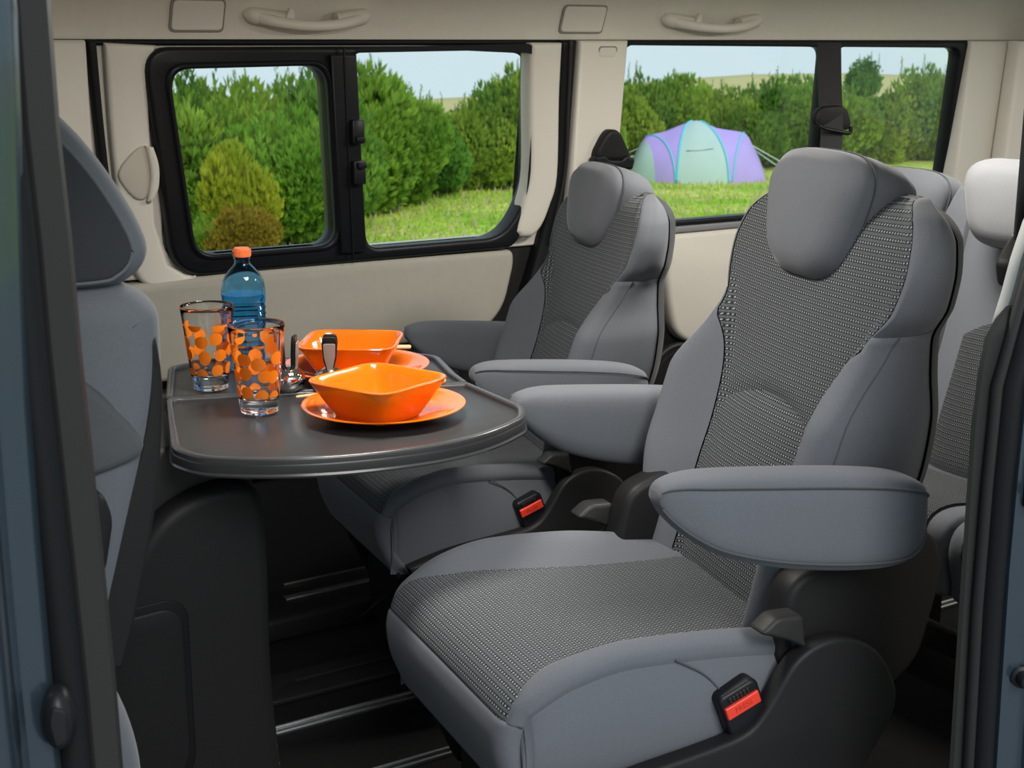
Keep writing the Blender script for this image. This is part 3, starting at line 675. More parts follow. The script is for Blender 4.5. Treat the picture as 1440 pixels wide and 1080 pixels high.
def make_cushion(root):
    # profile of the centre line from rear to front and down the front face
    pr = smooth_line([(.05, .418), (-.04, .420), (-.14, .426), (-.24, .436), (-.32, .442), (-.38, .437), (-.415, .420), (-.432, .395)], 8)
    fs = smooth_line([(-.432, .395), (-.438, .365), (-.430, .32), (-.405, .265)], 8)
    def along(L):
        s = [0]
        for a, b in zip(L, L[1:]): s.append(s[-1] + math.hypot(b[0] - a[0], b[1] - a[1]))
        return s
    wfx = pch([-.44, -.40, -.30, -.15, .05], [.212, .222, .232, .236, .225])
    bfx = pch([-.44, -.415, -.385, -.345, -.27, -.15, .05], [.205, .204, .190, .173, .164, .158, .150])
    Bfx = pch([-.44, -.40, -.34, -.26, -.15, -.05, .05], [.0, .002, .018, .034, .038, .030, .012])
    allp = pr + fs[1:]
    def nrm(L, i):
        a = L[max(i - 1, 0)]; b = L[min(i + 1, len(L) - 1)]; t = (b[0] - a[0], b[1] - a[1]); l = math.hypot(*t)
        return (-t[1] / l * -1 * -1, t[0] / l * -1 * -1) if False else (t[1] / l, -t[0] / l)
    def pt(i, u):
        x, z = allp[i]; n = nrm(allp, i); w_ = wfx(x); bi = min(bfx(x), w_ - .008); B = Bfx(x); a = abs(u); rc_ = .028
        o = B * sstep((a - bi + .012) / max(.012, (w_ - .022) - bi + .012)) + .010 * (a / w_) ** 2 * (1 if i < len(pr) else .3) * 0
        if a > w_ - rc_:
            q = min(1, (a - (w_ - rc_)) / rc_); o -= rc_ * (1 - math.sqrt(max(0, 1 - q * q)))
        return (x + n[0] * o, u, z + n[1] * o)
    sl_ = along(allp); npz = len(pr)
    cols = np.linspace(-1, 1, 41)
    P = []; U = []; C = []
    for i in range(npz):
        x, z = allp[i]; bi = min(bfx(x), wfx(x) - .008)
        P.append([pt(i, c * bi) for c in cols]); U.append([(c * bi, sl_[i]) for c in cols]); C.append([(x * .85, 0, .30)] * len(cols))
    patch('seat_panel', P, M['knit'], root, C, (0, 1, 1, 1), U)
    P = []; C = []
    for i in range(npz - 1, len(allp)):
        x, z = allp[i]; w_ = wfx(x)
        P.append([pt(i, c * w_) for c in np.sin(np.linspace(-PI / 2, PI / 2, 41))]); C.append([(-.2, 0, .30)] * 41)
    patch('front_panel', P, M['velour'], root, C, (1, 0, 1, 1))
    for s in (-1, 1):
        P = []; C = []
        for i in range(npz):
            x, z = allp[i]; w_ = wfx(x); bi = min(bfx(x), w_ - .008); row = []
            for k in np.linspace(0, PI / 2, 16):
                u = bi + (w_ - bi) * math.sin(k); p = pt(i, u); row.append((p[0], s * p[1], p[2]))
            P.append(row); C.append([(x * .85, 0, .30)] * len(row))
        patch('side_bolster', P, M['velour'], root, C, (0, 0, 1, 1))
        P = []; C = []
        for i in range(len(allp)):
            x, z = allp[i]; p = pt(i, wfx(x)); row = []
            zb = .262
            for t in np.linspace(0, 1, 10):
                xx = p[0] + (max(p[0], -.41) - p[0]) * t * .6
                row.append((xx, s * (p[1] + .010 * math.sin(PI * min(1, t * 1.1)) - .006 * t), p[2] + (zb - p[2]) * t))
            P.append(row); C.append([(x * .85, 0, .30)] * len(row))
        patch('side_panel', P, M['velour'], root, C, (0, 0, 1, 0))
        def onside(x, z):
            i = min(range(npz), key=lambda q: abs(allp[q][0] - x)); p = pt(i, wfx(allp[i][0])); t = (p[2] - z) / (p[2] - .262)
            return (x, s * (p[1] + .010 * math.sin(PI * min(1, t * 1.1)) - .006 * t + .0002), z)
        tube('seam_piping', [onside(x, z) for x, z in smooth_line([(-.205, .445), (-.165, .420), (-.140, .392), (-.118, .360), (-.105, .335)], 6)], .0013, M['velour_mid'], root, 6)
    box('cushion_pan', (-.18, 0, .262), (.44, .43, .02), M['plastic'], root, .006)

def make_armrest(root, u, dx, dz, name='armrest'):
    st = [(-.318, .662, .676), (-.312, .652, .684), (-.298, .636, .690), (-.27, .614, .694), (-.22, .588, .694), (-.14, .566, .690), (-.05, .552, .684), (.03, .546, .676), (.075, .549, .668), (.10, .560, .660), (.118, .578, .648), (.125, .605, .628)]
    st = [((x + .10) * .86 - .10, a, b) for x, a, b in st]
    st = smooth_line(st, 4); R = []; n = 36; hw = .037
    for x, zb, zt in st:
        k = min(1, math.sqrt(max(0.02, 1 - max(0, (x - .051) / .043) ** 2))) * min(1, .35 + .65 * math.sqrt(min(1, max(0, (x + .289) / .06))))
        zm, hh = (zb + zt) / 2, (zt - zb) / 2; r = []
        for j in range(n):
            q = 2 * PI * j / n; ex = 2 / 3.6
            cu = math.copysign(abs(math.cos(q)) ** ex, math.cos(q)); cv = math.copysign(abs(math.sin(q)) ** ex, math.sin(q))
            r.append((x + dx, u + hw * k * cu, zm + dz + hh * cv))
        R.append(r)
    a = loft(name, R, M['velour'], root, (True, True), 70)
    s = -1 if u < 0 else 1
    def kk(x): return min(1, math.sqrt(max(0.02, 1 - max(0, (x - .051) / .043) ** 2))) * min(1, .35 + .65 * math.sqrt(min(1, max(0, (x + .289) / .06))))
    for f in (.80, -.80):
        tube('seam_piping', [(x + dx, u + s * (hw * kk(x) * .962), (zb + zt) / 2 + dz + (zt - zb) / 2 * f * .96) for x, zb, zt in st[3:-3]], .0016, M['velour_mid'], a, 6)
    lathe('pivot', [(.001, .03), (.022, .03), (.024, .026), (.024, -.03)], M['plastic'], a, 24).matrix_local = Matrix.Translation((.075 + dx, u - s * .05, .615 + dz)) @ Matrix.Rotation(PI / 2, 4, 'X')

def buckle(root, loc, tilt=-20):
    b = link(bpy.data.objects.new('belt_buckle', None)); b.parent = root
    Rm = Matrix.Rotation(math.radians(tilt), 3, 'Y')
    def mp(a, h, d): return Vector(loc) + Rm @ Vector((a, -d, h))
    slab('buckle_body', rpoly([(-.030, .026), (-.028, -.028), (-.015, -.040), (.018, -.040), (.031, -.028), (.031, .026), (.024, .032), (-.024, .032)], .006), [], .028, .005, mp, M['frame_black'], b)
    slab('release_button', rrect(-.026, -.002, .026, .016, .002), [], .010, .002, lambda a, h, d: mp(a, h, d + .004), M['red'], b)
    slab('slot', rrect(-.018, .020, .018, .026, .002), [], .004, .001, lambda a, h, d: mp(a, h, d + .0012), M['rubber'], b)
    for k in range(6):
        slab('slot_rib', rrect(-.016 + k * .0055, .0195, -.0135 + k * .0055, .0265, .0005), [], .003, .0005, lambda a, h, d: mp(a, h, d + .0025), M['plastic_mid'], b)
    # the word on the button
    cu = bpy.data.curves.new('press', 'FONT'); cu.body = 'PRESS'; cu.size = .0105; cu.align_x = 'CENTER'; cu.align_y = 'CENTER'; cu.extrude = .0003
    ob = bpy.data.objects.new('t', cu); COL.objects.link(ob)
    me = bpy.data.meshes.new_from_object(ob.evaluated_get(bpy.context.evaluated_depsgraph_get())); bpy.data.objects.remove(ob)
    for v in me.vertices: v.co = mp(v.co.x, v.co.y + .007, v.co.z + .0043)
    me.materials.clear(); me.materials.append(M['red_dark'])
    o = link(bpy.data.objects.new('button_lettering', me)); o.parent = b

def make_seat(name, label, loc, rz, group):
    r = thing(name, label, 'seat', loc, rz, group)
    make_backrest(r); make_headrest(r)
    make_armrest(r, -.285, .080, -.005); make_armrest(r, .285, .085, -.03)
    bpy.context.view_layer.update()
    Tm = Matrix.Translation((.10, .014, 0)) @ Matrix.Rotation(math.radians(-7), 4, 'Z') @ Matrix.Translation((-.10, 0, 0))
    for ch in r.children_recursive:
        if ch.type == 'MESH':
            if ch.name.startswith('pivot'): ch.matrix_local = Tm @ ch.matrix_local
            else: ch.data.transform(Tm)
    make_cushion(r)
    # plastic base: sill under the cushion, round side shield, recliner cover
    for s in (-1, 1):
        y0 = s * .262
        def mp(a, b, d, s=s, y0=y0): return Vector((a, y0 - s * (.0 - d) * -1 * -1 if False else y0 + s * d, b))
        out = smooth_line([(-.395, .295), (-.30, .318), (-.17, .333), (-.115, .345), (-.085, .375), (-.05, .425), (-.01, .446), (.035, .445), (.085, .418), (.118, .365), (.118, .32), (.08, .26), (.02, .17), (-.02, .09)], 4)
        slab('side_shield', out + [(-.30, .09)], [], .030, .007, lambda a, b, d, s=s, y0=y0: Vector((a, y0 + s * (d + .012), b)), M['plastic'], r)
        slab('recliner_cover', rpoly([(-.035, .52), (.05, .55), (.20, .56), (.225, .50), (.19, .37), (.09, .30), (-.02, .34), (-.055, .42)], .03, 6), [], .05, .012, lambda a, b, d, s=s: Vector((a, s * (.238 + d), b)), M['plastic'], r)
        lv = slab('recline_lever', rpoly([(-.10, .472), (-.075, .490), (-.035, .488), (-.028, .440), (-.055, .455)], .008), [], .035, .006, lambda a, b, d, s=s: Vector((a, s * (.268 + d), b)), M['plastic_mid'], r)
    box('base_box', (-.10, 0, .135), (.44, .40, .25), M['plastic'], r, .01)
    for xx in (-.26, .10):
        for s in (-1, 1):
            l = box('foot', (xx, s * .17, .02), (.10, .05, .04), M['plastic_mid'], r, .006)
    br = slab('front_bracket', rpoly([(-.34, .02), (-.30, .02), (-.29, .10), (-.30, .20), (-.33, .20), (-.355, .13)], .01), [rpoly([(-.335, .06), (-.31, .05), (-.31, .13), (-.335, .13)], .008)], .02, .004, lambda a, b, d: Vector((a, -.10 + d, b)), M['alu'], r)
    tube('loop_cable', smooth_line([(-.22, .08, .14), (-.33, .06, .10), (-.38, .10, .04), (-.33, .16, .02), (-.26, .17, .06)], 6), .004, M['rubber'], r, 8)
    buckle(r, (-.118, -.262, .372))
    return r

near = make_seat('captain_seat', 'grey fabric captain seat nearest the open door, its cushion in the foreground', (1.285, 1.505, 0), math.radians(-7), 'captain seats')
def copy_tree(o, parent=None):
    c = o.copy(); link(c); c.parent = parent
    for ch in o.children: copy_tree(ch, c)
    return c
far = copy_tree(near)
far['label'] = 'grey fabric captain seat behind the table, beside the far wall and pillar'
far.location = (1.445, 2.25, .06); far.scale = (.87, .87, .87)
pl_ = box('plinth', (0, 0, -.03), (.5, .42, .05), M['plastic'], far, .005)

# front seat at the left (seen from its side, behind the pillar)
fs_ = thing('front_seat', 'light grey front seat seen from the side behind the door pillar', 'seat')
def fsm(y0, x, z, d): return Vector((x, y0 - d, z))
def fslab(name, outline, y0, y1, bev, mat, holes=(), res=4): return slab(name, outline, holes, y1 - y0, bev, lambda a, b, d: Vector((a, y0 - d, b)), mat, fs_, 60, res)
bo = rpoly([(.345, .30), (.356, .58), (.408, .76), (.437, .88), (.437, .95), (.412, .972), (.30, .975), (.24, .80), (.20, .55), (.19, .30)], [.02, .2, .15, .08, .03, .03, .05, .1, .1, .03], 6)
fslab('backrest', bo, 1.33, 1.80, .035, M['velour'])
cov = smooth_line([(.335, .585), (.350, .66), (.378, .74), (.408, .83), (.420, .92)], 5) + smooth_line([(.427, .92), (.430, .86), (.418, .76), (.392, .65), (.372, .585)], 5)
fslab('back_shell', cov, 1.335, 1.795, .006, M['plastic'])
fslab('side_bolster_panel', smooth_line([(.20, .84), (.27, .905), (.33, .90), (.375, .862), (.402, .808), (.30, .785), (.20, .77)], 5, True), 1.322, 1.40, .010, M['velour_mid'])
tube('seam_piping', smooth_line([(.26, 1.331, .912), (.32, 1.330, .906), (.37, 1.330, .868), (.402, 1.334, .808)], 6), .0015, M['velour_mid'], fs_, 6)
tube('seam_piping', smooth_line([(.30, 1.330, .780), (.36, 1.330, .795), (.398, 1.333, .808)], 6), .0015, M['velour_mid'], fs_, 6)
HO = smooth_line([(.20, .972), (.36, .968), (.408, .975), (.430, 1.000), (.422, 1.035), (.394, 1.085), (.364, 1.125), (.335, 1.148), (.29, 1.162), (.20, 1.165)], 5)
hd = fslab('headrest', HO, 1.345, 1.72, .022, M['velour'])
HI = smooth_line([(.20, .984), (.36, .978), (.396, .984), (.410, 1.004), (.402, 1.032), (.376, 1.078), (.346, 1.115), (.318, 1.135), (.28, 1.146), (.20, 1.149)], 5)
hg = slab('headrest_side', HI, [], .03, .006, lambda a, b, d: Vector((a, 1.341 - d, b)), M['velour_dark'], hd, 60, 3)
tube('seam_piping', [(x, 1.3435, z) for x, z in HI], .0018, M['velour'], hd, 6)
fslab('seat_cushion', rpoly([(-.25, .28), (.378, .28), (.384, .36), (.378, .52), (.350, .60), (.30, .60), (-.22, .50), (-.28, .44)], .04, 6), 1.30, 1.80, .03, M['velour'])
fslab('recline_lever', rpoly([(.30, .70), (.352, .70), (.364, .755), (.355, .785), (.30, .79)], .012, 5), 1.298, 1.345, .010, M['plastic'])
fslab('seat_base', rpoly([(-.2, .0), (.33, .0), (.36, .29), (-.22, .29)], .02), 1.34, 1.78, .01, M['plastic'])

# rear bench
rb = thing('rear_bench', 'dark grey third row bench with three headrests behind the captain seats', 'bench')
def bench_pt(x, y, z): return (x, y, z)
BW0, BW1 = 1.22, 2.62; cent = [1.39, 1.745, 2.10]
bprof = smooth_line([(2.13, .36), (2.17, .50), (2.22, .66), (2.265, .82), (2.285, .885), (2.32, .915), (2.37, .90), (2.40, .82), (2.37, .55), (2.33, .34)], 5)
for i, c in enumerate(cent):
    hw = .172; R = []
    for u in np.sin(np.linspace(-PI / 2, PI / 2, 17)):
        k = math.sqrt(max(0, 1 - max(0, (abs(u) - .86) / .14) ** 2)) if abs(u) > .86 else 1
        R.append([(2.27 + (x - 2.27) * (.80 + .20 * k) + .012 * (abs(u) ** 2) * 0, c + u * hw, .62 + (z - .62) * (.93 + .07 * k)) for x, z in bprof])
    b = loft('backrest', R, M['velour'], rb, (True, True), 60)
    P = []; U = []
    for z in np.linspace(.38, .70, 24):
        row = []; ur = []
        for u in np.linspace(-1, 1, 15):
            top_ = .64 + .045 * (1 - u * u); zz = .38 + (top_ - .38) * (z - .38) / .32
            x = np.interp(zz, [.36, .50, .66, .82], [2.13, 2.17, 2.22, 2.265]) - .008
            row.append((x + .006 * u ** 4, c + u * hw * .78, zz)); ur.append((u * hw, zz))
        P.append(row); U.append(ur)
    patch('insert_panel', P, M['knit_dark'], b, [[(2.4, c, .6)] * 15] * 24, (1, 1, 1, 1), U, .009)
    hh = make_headrest(rb, ((2.185, c, .915), (2.150, c, .912), (2.235, c - .01, .868))[i], 6, 'velour_light' if i == 1 else 'velour', .90)
    R = []
    cprof = smooth_line([(2.18, .375), (2.05, .385), (1.93, .405), (1.87, .395), (1.85, .355), (1.865, .29), (1.90, .25), (2.18, .25)], 4)
    for u in np.sin(np.linspace(-PI / 2, PI / 2, 13)):
        k = .94 + .06 * math.sqrt(max(0, 1 - max(0, (abs(u) - .8) / .2) ** 2))
        R.append([(2.05 + (x - 2.05) * k, c + u * hw, .31 + (z - .31) * k) for x, z in cprof])
    q = loft('cushion', R, M['velour'], rb, (True, True), 60)
    P = []; U = []; cp_ = cprof[2:18]
    sacc = 0
    for k, (x, z) in enumerate(cp_):
        if k: sacc += math.hypot(x - cp_[k - 1][0], z - cp_[k - 1][1])
        P.append([(x - .003, c + u * hw * .78, z + .0055) for u in np.linspace(-1, 1, 11)]); U.append([(u * hw, sacc) for u in np.linspace(-1, 1, 11)])
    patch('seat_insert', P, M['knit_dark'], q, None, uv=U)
for xx in (1.95, 2.25):
    box('bench_frame', (xx, 1.92, .14), (.04, 1.2, .04), M['plastic'], rb, .006)
for yy in (1.35, 1.9, 2.45):
    box('bench_leg', (2.08, yy, .125), (.32, .035, .25), M['plastic'], rb, .01)

# ------------------------------------------------------------------ table and its pedestal
TA = math.radians(-18)
TZ = .650
leafN = [(.692, 2.144), (1.154, 1.980), (1.149, 1.80), (1.118, 1.748), (1.04, 1.700), (.95, 1.676), (.85, 1.683), (.76, 1.706), (.68, 1.748), (.618, 1.800), (.604, 1.862)]
leafF = [(.693, 2.148), (1.155, 1.984), (1.170, 2.05), (1.214, 2.190), (1.190, 2.232), (.815, 2.375), (.768, 2.358)]
tb = thing('folding_table', 'dark grey two-leaf folding table with raised rim on a plastic pedestal', 'table')
def leaf(nm, pts, rad):
    o = rpoly(pts, rad, 6)
    cx = sum(p[0] for p in pts) / len(pts); cy = sum(p[1] for p in pts) / len(pts)
    def shr(L, m):
        out = []
        for x, y in L:
            l = math.hypot(x - cx, y - cy); out.append((x - (x - cx) / l * m, y - (y - cy) / l * m))
        return out
    lf = slab(nm, o, [], .022, .006, lambda a, b, d: Vector((a, b, TZ - .003 + d)), M['table'], tb)
    slab('leaf_rim', shr(o, .001), [shr(o, .014)], .012, .0035, lambda a, b, d: Vector((a, b, TZ + .0035 + d)), M['table_rim'], lf)
    tube('edge_bead', [(x, y, TZ - .022) for x, y in shr(o, .002)] + [(shr(o, .002)[0][0], shr(o, .002)[0][1], TZ - .022)], .0035, M['table_rim'], lf, 6)
leaf('table_leaf', leafN, [.02, .004, .015, .02, .06, .06, .06, .06, .06, .03, .02])
leaf('table_leaf', leafF, [.004, .004, .01, .02, .02, .03, .02])
ca, sa = math.cos(TA), math.sin(TA)
def ped(a, b, d): # local: a along table, d toward camera
    return Vector((.655 + a * ca + (d) * sa * 1, 1.955 + a * sa - d * ca, b)) if False else Vector((.655 + a, 1.90 - d, b))
slab('pedestal', smooth_line([(-.16, .0), (-.165, .25), (-.15, .40), (-.10, .49), (-.05, .545), (.02, .572), (.075, .568), (.10, .54), (.106, .45), (.105, .25), (.115, .10), (.135, .0)], 5), [], .30, .022, ped, M['plastic'], tb, 50, 4)
slab('door_groove', rpoly([(-.16, .085), (-.055, .108), (-.026, .15), (-.026, .395), (-.048, .417), (-.16, .412)], .02, 5), [], .02, .003, lambda a, b, d: ped(a, b, d + .002), M['rubber'], tb)
slab('pedestal_door', rpoly([(-.15, .10), (-.06, .12), (-.035, .16), (-.035, .385), (-.055, .405), (-.15, .40)], .02, 5), [], .02, .005, lambda a, b, d: ped(a, b, d + .006), M['plastic'], tb)
slab('pedestal_neck', rpoly([(-.10, .50), (.09, .52), (.11, .60), (.10, .632), (-.07, .632), (-.11, .58)], .02, 5), [], .22, .015, lambda a, b, d: ped(a, b, d - .035), M['plastic_mid'], tb)
slab('hinge_arm', rpoly([(-.20, .47), (-.13, .50), (-.09, .54), (-.115, .56), (-.18, .545)], .02, 5), [], .05, .01, lambda a, b, d: ped(a, b, d - .05), pm('hinge_grey', (.06, .06, .06), .4), tb)

TT = TZ + .0
def glass(loc, label, rz):
    g = thing('tumbler', label, 'glass', (loc[0], loc[1], TT), rz, 'dotted tumblers')
    ro = lambda h: .0285 + (.0435 - .0285) * (h / .138)
    pro = [(.001, .0008), (.024, .0), (.0285, .002)] + [(ro(h), h) for h in (.006, .014, .027, .05, .075, .10, .118, .130, .1365)] + [(.0425, .138), (.0415, .1365)] + [(ro(h) - .0026, h) for h in (.125, .10, .075, .05, .032)] + [(.026, .024), (.018, .0205), (.001, .0200)]
    lathe('glass_body', pro, M['dot_glass'], g, 56, angle=60)
    return g
glass((.790, 1.994), 'clear tumbler with orange dots nearest the camera, left of the orange bowls', .3)
glass((.781, 2.180), 'clear tumbler with orange dots, further left in front of the blue bottle', 2.1)

bt = thing('water_bottle', 'blue plastic water bottle with orange cap on the table', 'bottle', (.885, 2.285, TT)); bt.scale = (.93, .93, .87)
def bprofile(off=0):
    p = [(.001, .004), (.022, .003), (.034, .003), (.0385, .010), (.040, .020)]
    for k in range(9):
        h = .032 + k * .0115; p += [(.0405, h), (.0385, h + .0055)]
    p += [(.0405, .140), (.0410, .150), (.0405, .162), (.038, .175), (.032, .189), (.024, .200), (.0165, .208), (.0140, .213), (.0135, .220), (.0155, .2215), (.0155, .2235), (.013, .2245), (.0125, .232)]
    return p
o = bprofile(); inn = [(max(r - .0012, .0008), h + (.001 if i < 3 else 0)) for i, (r, h) in enumerate(o)]
bb = lathe('bottle_body', o + inn[::-1], M['bottle'], bt, 48, angle=30)
lathe('water', [(.0008, .006)] + [(r - .0016, h + .001) for r, h in o[2:] if h < .150] + [(.0390, .152), (.0008, .152)], M['water'], bt, 48, angle=30)
cap = lathe('cap', [(.001, .2425), (.013, .2425), (.0155, .2405), (.0162, .236), (.0164, .2255), (.0150, .2250)], M['cap_orange'], bt, 40, angle=30)
for k in range(30):
    a = 2 * PI * k / 30
    q = box('cap_rib', (.0164 * math.cos(a), .0164 * math.sin(a), .2325), (.0012, .0012, .011), M['cap_orange'], cap, 0)

def plate(loc, label):
    p = thing('plate', label, 'plate', (loc[0], loc[1], TT), 0, 'orange plates')
    pr = [(.001, .004), (.055, .004), (.070, .0055), (.090, .0105), (.112, .0165), (.1225, .0190), (.1245, .0185), (.1245, .0172), (.112, .0130), (.090, .0070), (.070, .0020), (.062, .0002), (.055, .0002), (.053, .0015), (.001, .0015)]
    lathe('dish', pr, M['orange'], p, 72, angle=50)
def bowl(loc, rz, label):
    b = thing('bowl', label, 'bowl', (loc[0], loc[1], TT + .0042), rz, 'orange bowls'); b.scale = (1, 1, .88)
    n = 80
    def sq(h, z, e): 
        ex = 2 / e; return [(h * math.copysign(abs(math.cos(2 * PI * k / n)) ** ex, math.cos(2 * PI * k / n)), h * math.copysign(abs(math.sin(2 * PI * k / n)) ** ex, math.sin(2 * PI * k / n)), z) for k in range(n)]
    R = [sq(.002, .0015, 4), sq(.040, .0005, 4), sq(.049, .0010, 5), sq(.0525, .004, 4.3), sq(.058, .016, 4.7), sq(.067, .034, 5.1), sq(.0755, .052, 5.5), sq(.0815, .064, 5.5), sq(.0825, .0665, 5.5), sq(.0815, .068, 5.5), sq(.0775, .068, 5.5), sq(.0755, .066, 5.5), sq(.071, .052, 5.1), sq(.063, .034, 4.7), sq(.054, .016, 4.7), sq(.048, .0085, 5), sq(.040, .0065, 4), sq(.002, .006, 4)]
    loft('bowl_body', R, M['orange'], b, (True, True), 45)
plate((.945, 1.880), 'orange plate under the nearer square bowl')
bowl((.925, 1.858), math.radians(22), 'orange square bowl standing on the nearer plate')
plate((1.03, 2.15), 'orange plate under the further square bowl')
bowl((1.015, 2.135), math.radians(-35), 'orange square bowl standing on the further plate')

def shaker(loc, rz, label):
    s = thing('shaker', label, 'shaker', (loc[0], loc[1], TT), rz, 'chrome shakers'); s.scale = (1.2, 1.2, 1.05)
    lathe('chrome_ball', [(.001, .0)] + [(.0225 * math.sin(q), .0205 - .0218 * math.cos(q)) for q in np.linspace(.5, PI - .45, 18)] + [(.008, .0412), (.001, .042)], M['chrome'], s, 40, angle=60)
    lathe('base_ring', [(.001, .0), (.013, .0), (.0135, .003), (.011, .005)], M['rubber'], s, 30)
    for dy, th in ((.006, 0), (-.006, 0)):
        h = slab('paddle', rpoly([(-.0045, .036), (.0045, .036), (.0085, .054), (.0105, .080), (.0085, .090), (-.0085, .090), (-.0105, .080), (-.0085, .052)], .004), [], .005, .0015, lambda a, b, d, dy=dy: Vector((a, dy - d - .0025 + (-.03 if dy < 0 else .03) * (b - .03) * 2, b)), M['frame_black'], s)
    slab('paddle_inset', rpoly([(-.003, .036), (.003, .036), (.0075, .060), (.0082, .080), (-.0082, .080), (-.0075, .060)], .003), [], .002, .0005, lambda a, b, d: Vector((a, -.006 - d - .0055 + -.03 * (b - .03) * 2, b)), M['grey_inset'], s)
shaker((.878, 2.085), math.radians(55), 'chrome ball shaker with black paddle grips beside the nearer tumbler')
shaker((.934, 2.046), math.radians(-28), 'chrome ball shaker with grey paddle face between the two bowls')

def stick(name, a, b, r, mats, label):
    A, B = Vector(a), Vector(b); t = thing(name, label, 'cutlery', tuple(A), math.atan2(B.y - A.y, B.x - A.x), 'table cutlery')
    l = (B.xy - A.xy).length; dz = (B.z - A.z) / l
    def seg(nm, x0, x1, r0, r1, mat):
        R = []
        for k, (x, rr) in enumerate(((x0, r0 * .7), (x0 + .003, r0), ((x0 + x1) / 2, (r0 + r1) / 2), (x1 - .003, r1), (x1, r1 * .7))):
            R.append([(x, rr * math.cos(q), .7 * rr * math.sin(q) + dz * x) for q in np.linspace(0, 2 * PI, 12, endpoint=False)])
        loft(nm, R, mat, t)
    seg('tip', 0, l * .55, .5 * r, .9 * r, mats[0]); seg('handle', l * .55, l, r, r, mats[1])
stick('wooden_spoon', (.862, 2.020, TT + .008), (1.082, 1.932, TT + .024), .0075, (M['wood'], M['tan_orange']), 'wooden stick with orange end lying behind the nearer bowl')
stick('wooden_spoon', (1.085, 2.245, TT + .021), (1.165, 2.205, TT + .021), .006, (M['tan_orange'], M['wood']), 'short wooden stick on the rim of the further plate')

# ------------------------------------------------------------------ outdoors
rng = random.Random(7)
def gz(x, y):
    r = math.hypot(x, y)
    z = -.55 - 1.65 * sstep((r - 7) / 12)
    if r > 46: z += sstep((r - 46) / 30) * (1.0 + .55 * math.sin(x * .11 + 1) * math.cos(y * .09) + .45 * math.sin(math.atan2(x, y) * 9 + .6))
    if r > 84: z -= (r - 84) * .8
    return z
V = []; Fs = []; NA = 96; rad = [0, 2, 4, 6, 8, 10, 12, 14, 16, 18, 20, 24, 28, 32, 36, 40, 44, 48, 52, 56, 60, 64, 68, 72, 76, 80, 84, 90]
for r in rad:
    for k in range(NA):
        a = 2 * PI * k / NA; x, y = r * math.sin(a), r * math.cos(a); V.append((x, y, gz(x, y) + (rng.uniform(-.02, .02) if r > 10 else 0)))
for i in range(len(rad) - 1):
    for k in range(NA):
        a = i * NA + k; b = i * NA + (k + 1) % NA; Fs.append((a, b, b + NA, a + NA))
gd = mesh('ground', V, Fs, M['ground']); tag(gd, 'green and straw coloured meadow outside the van', kind='structure')

# shrub prototypes built from upright feathery tufts
def shrub_mesh(name, seed, n, mat, spiky):
    r = random.Random(seed); V = []; Fs = []
    lobes = [(0, 0, .52, .62)] + [(r.uniform(-.45, .45), r.uniform(-.45, .45), r.uniform(.25, .62), r.uniform(.28, .44)) for _ in range(9)]
    for _ in range(n):
        cx, cy, cz, cr = r.choice(lobes)
        u = r.uniform(-1, 1); a = r.uniform(0, 2 * PI); q = math.sqrt(1 - u * u); k = r.uniform(.55, 1.0)
        p = Vector((cx + cr * q * math.cos(a) * k, cy + cr * q * math.sin(a) * k, max(.02, cz * .95 + cr * u * k * .85)))
        out = Vector((q * math.cos(a), q * math.sin(a), u * .6 + .9 * spiky)).normalized()
        ln = r.uniform(.045, .10) * (1.25 if p.z > .75 else 1)
        for b in range(5):
            d = (out + Vector((r.uniform(-.6, .6), r.uniform(-.6, .6), r.uniform(-.3, .5)))).normalized()
            s = d.cross(Vector((r.uniform(-1, 1), r.uniform(-1, 1), r.uniform(-1, 1))))
            if s.length < .01: continue
            s.normalize(); wd = ln * r.uniform(.12, .2); i = len(V); m_ = p + d * ln * .5
            V += [p, m_ + s * wd, p + d * ln, m_ - s * wd]; Fs.append((i, i + 1, i + 2, i + 3))
    # leader shoots at the top
    for _ in range(26):
        cx, cy, cz, cr = r.choice(lobes); x, y = cx + r.uniform(-.6, .6) * cr, cy + r.uniform(-.6, .6) * cr; z0 = cz + cr * .6; h = r.uniform(.10, .30) * spiky
        for b in range(26):
            t = b / 26; p = Vector((x, y, z0 + h * t)); a = r.uniform(0, 2 * PI); ln = .085 * (1 - t * .6)
            d = Vector((math.cos(a), math.sin(a), 1.2)).normalized(); s = d.cross(Vector((0, 0, 1))).normalized() * ln * .18; i = len(V); m_ = p + d * ln * .5
            V += [p, m_ + s, p + d * ln, m_ - s]; Fs.append((i, i + 1, i + 2, i + 3))
    me = bpy.data.meshes.new(name); me.from_pydata([tuple(v) for v in V], [], Fs); me.materials.append(mat); me.update(); return me
def stem_mesh():
    bm = bmesh.new()
    for k in range(5):
        a = 2 * PI * k / 5
        mt = Matrix.Translation((.06 * math.cos(a), .06 * math.sin(a), .3)) @ Matrix.Rotation(.22, 4, Vector((-math.sin(a), math.cos(a), 0)))
        bmesh.ops.create_cone(bm, segments=6, radius1=.03, radius2=.012, depth=.7, matrix=mt)
    me = bpy.data.meshes.new('stem'); bm.to_mesh(me); bm.free(); me.materials.append(M['bark']); return me
stems = stem_mesh()
prot = {'g1': shrub_mesh('foliage', 1, 9000, M['leaf_green'], 1.0), 'g2': shrub_mesh('foliage', 2, 9000, M['leaf_deep'], 1.2), 'g3': shrub_mesh('foliage', 3, 9000, M['leaf_green'], .7),
        'y': shrub_mesh('foliage', 4, 6000, M['leaf_yellow'], .8), 'b': shrub_mesh('foliage', 5, 6000, M['leaf_brown'], .8)}
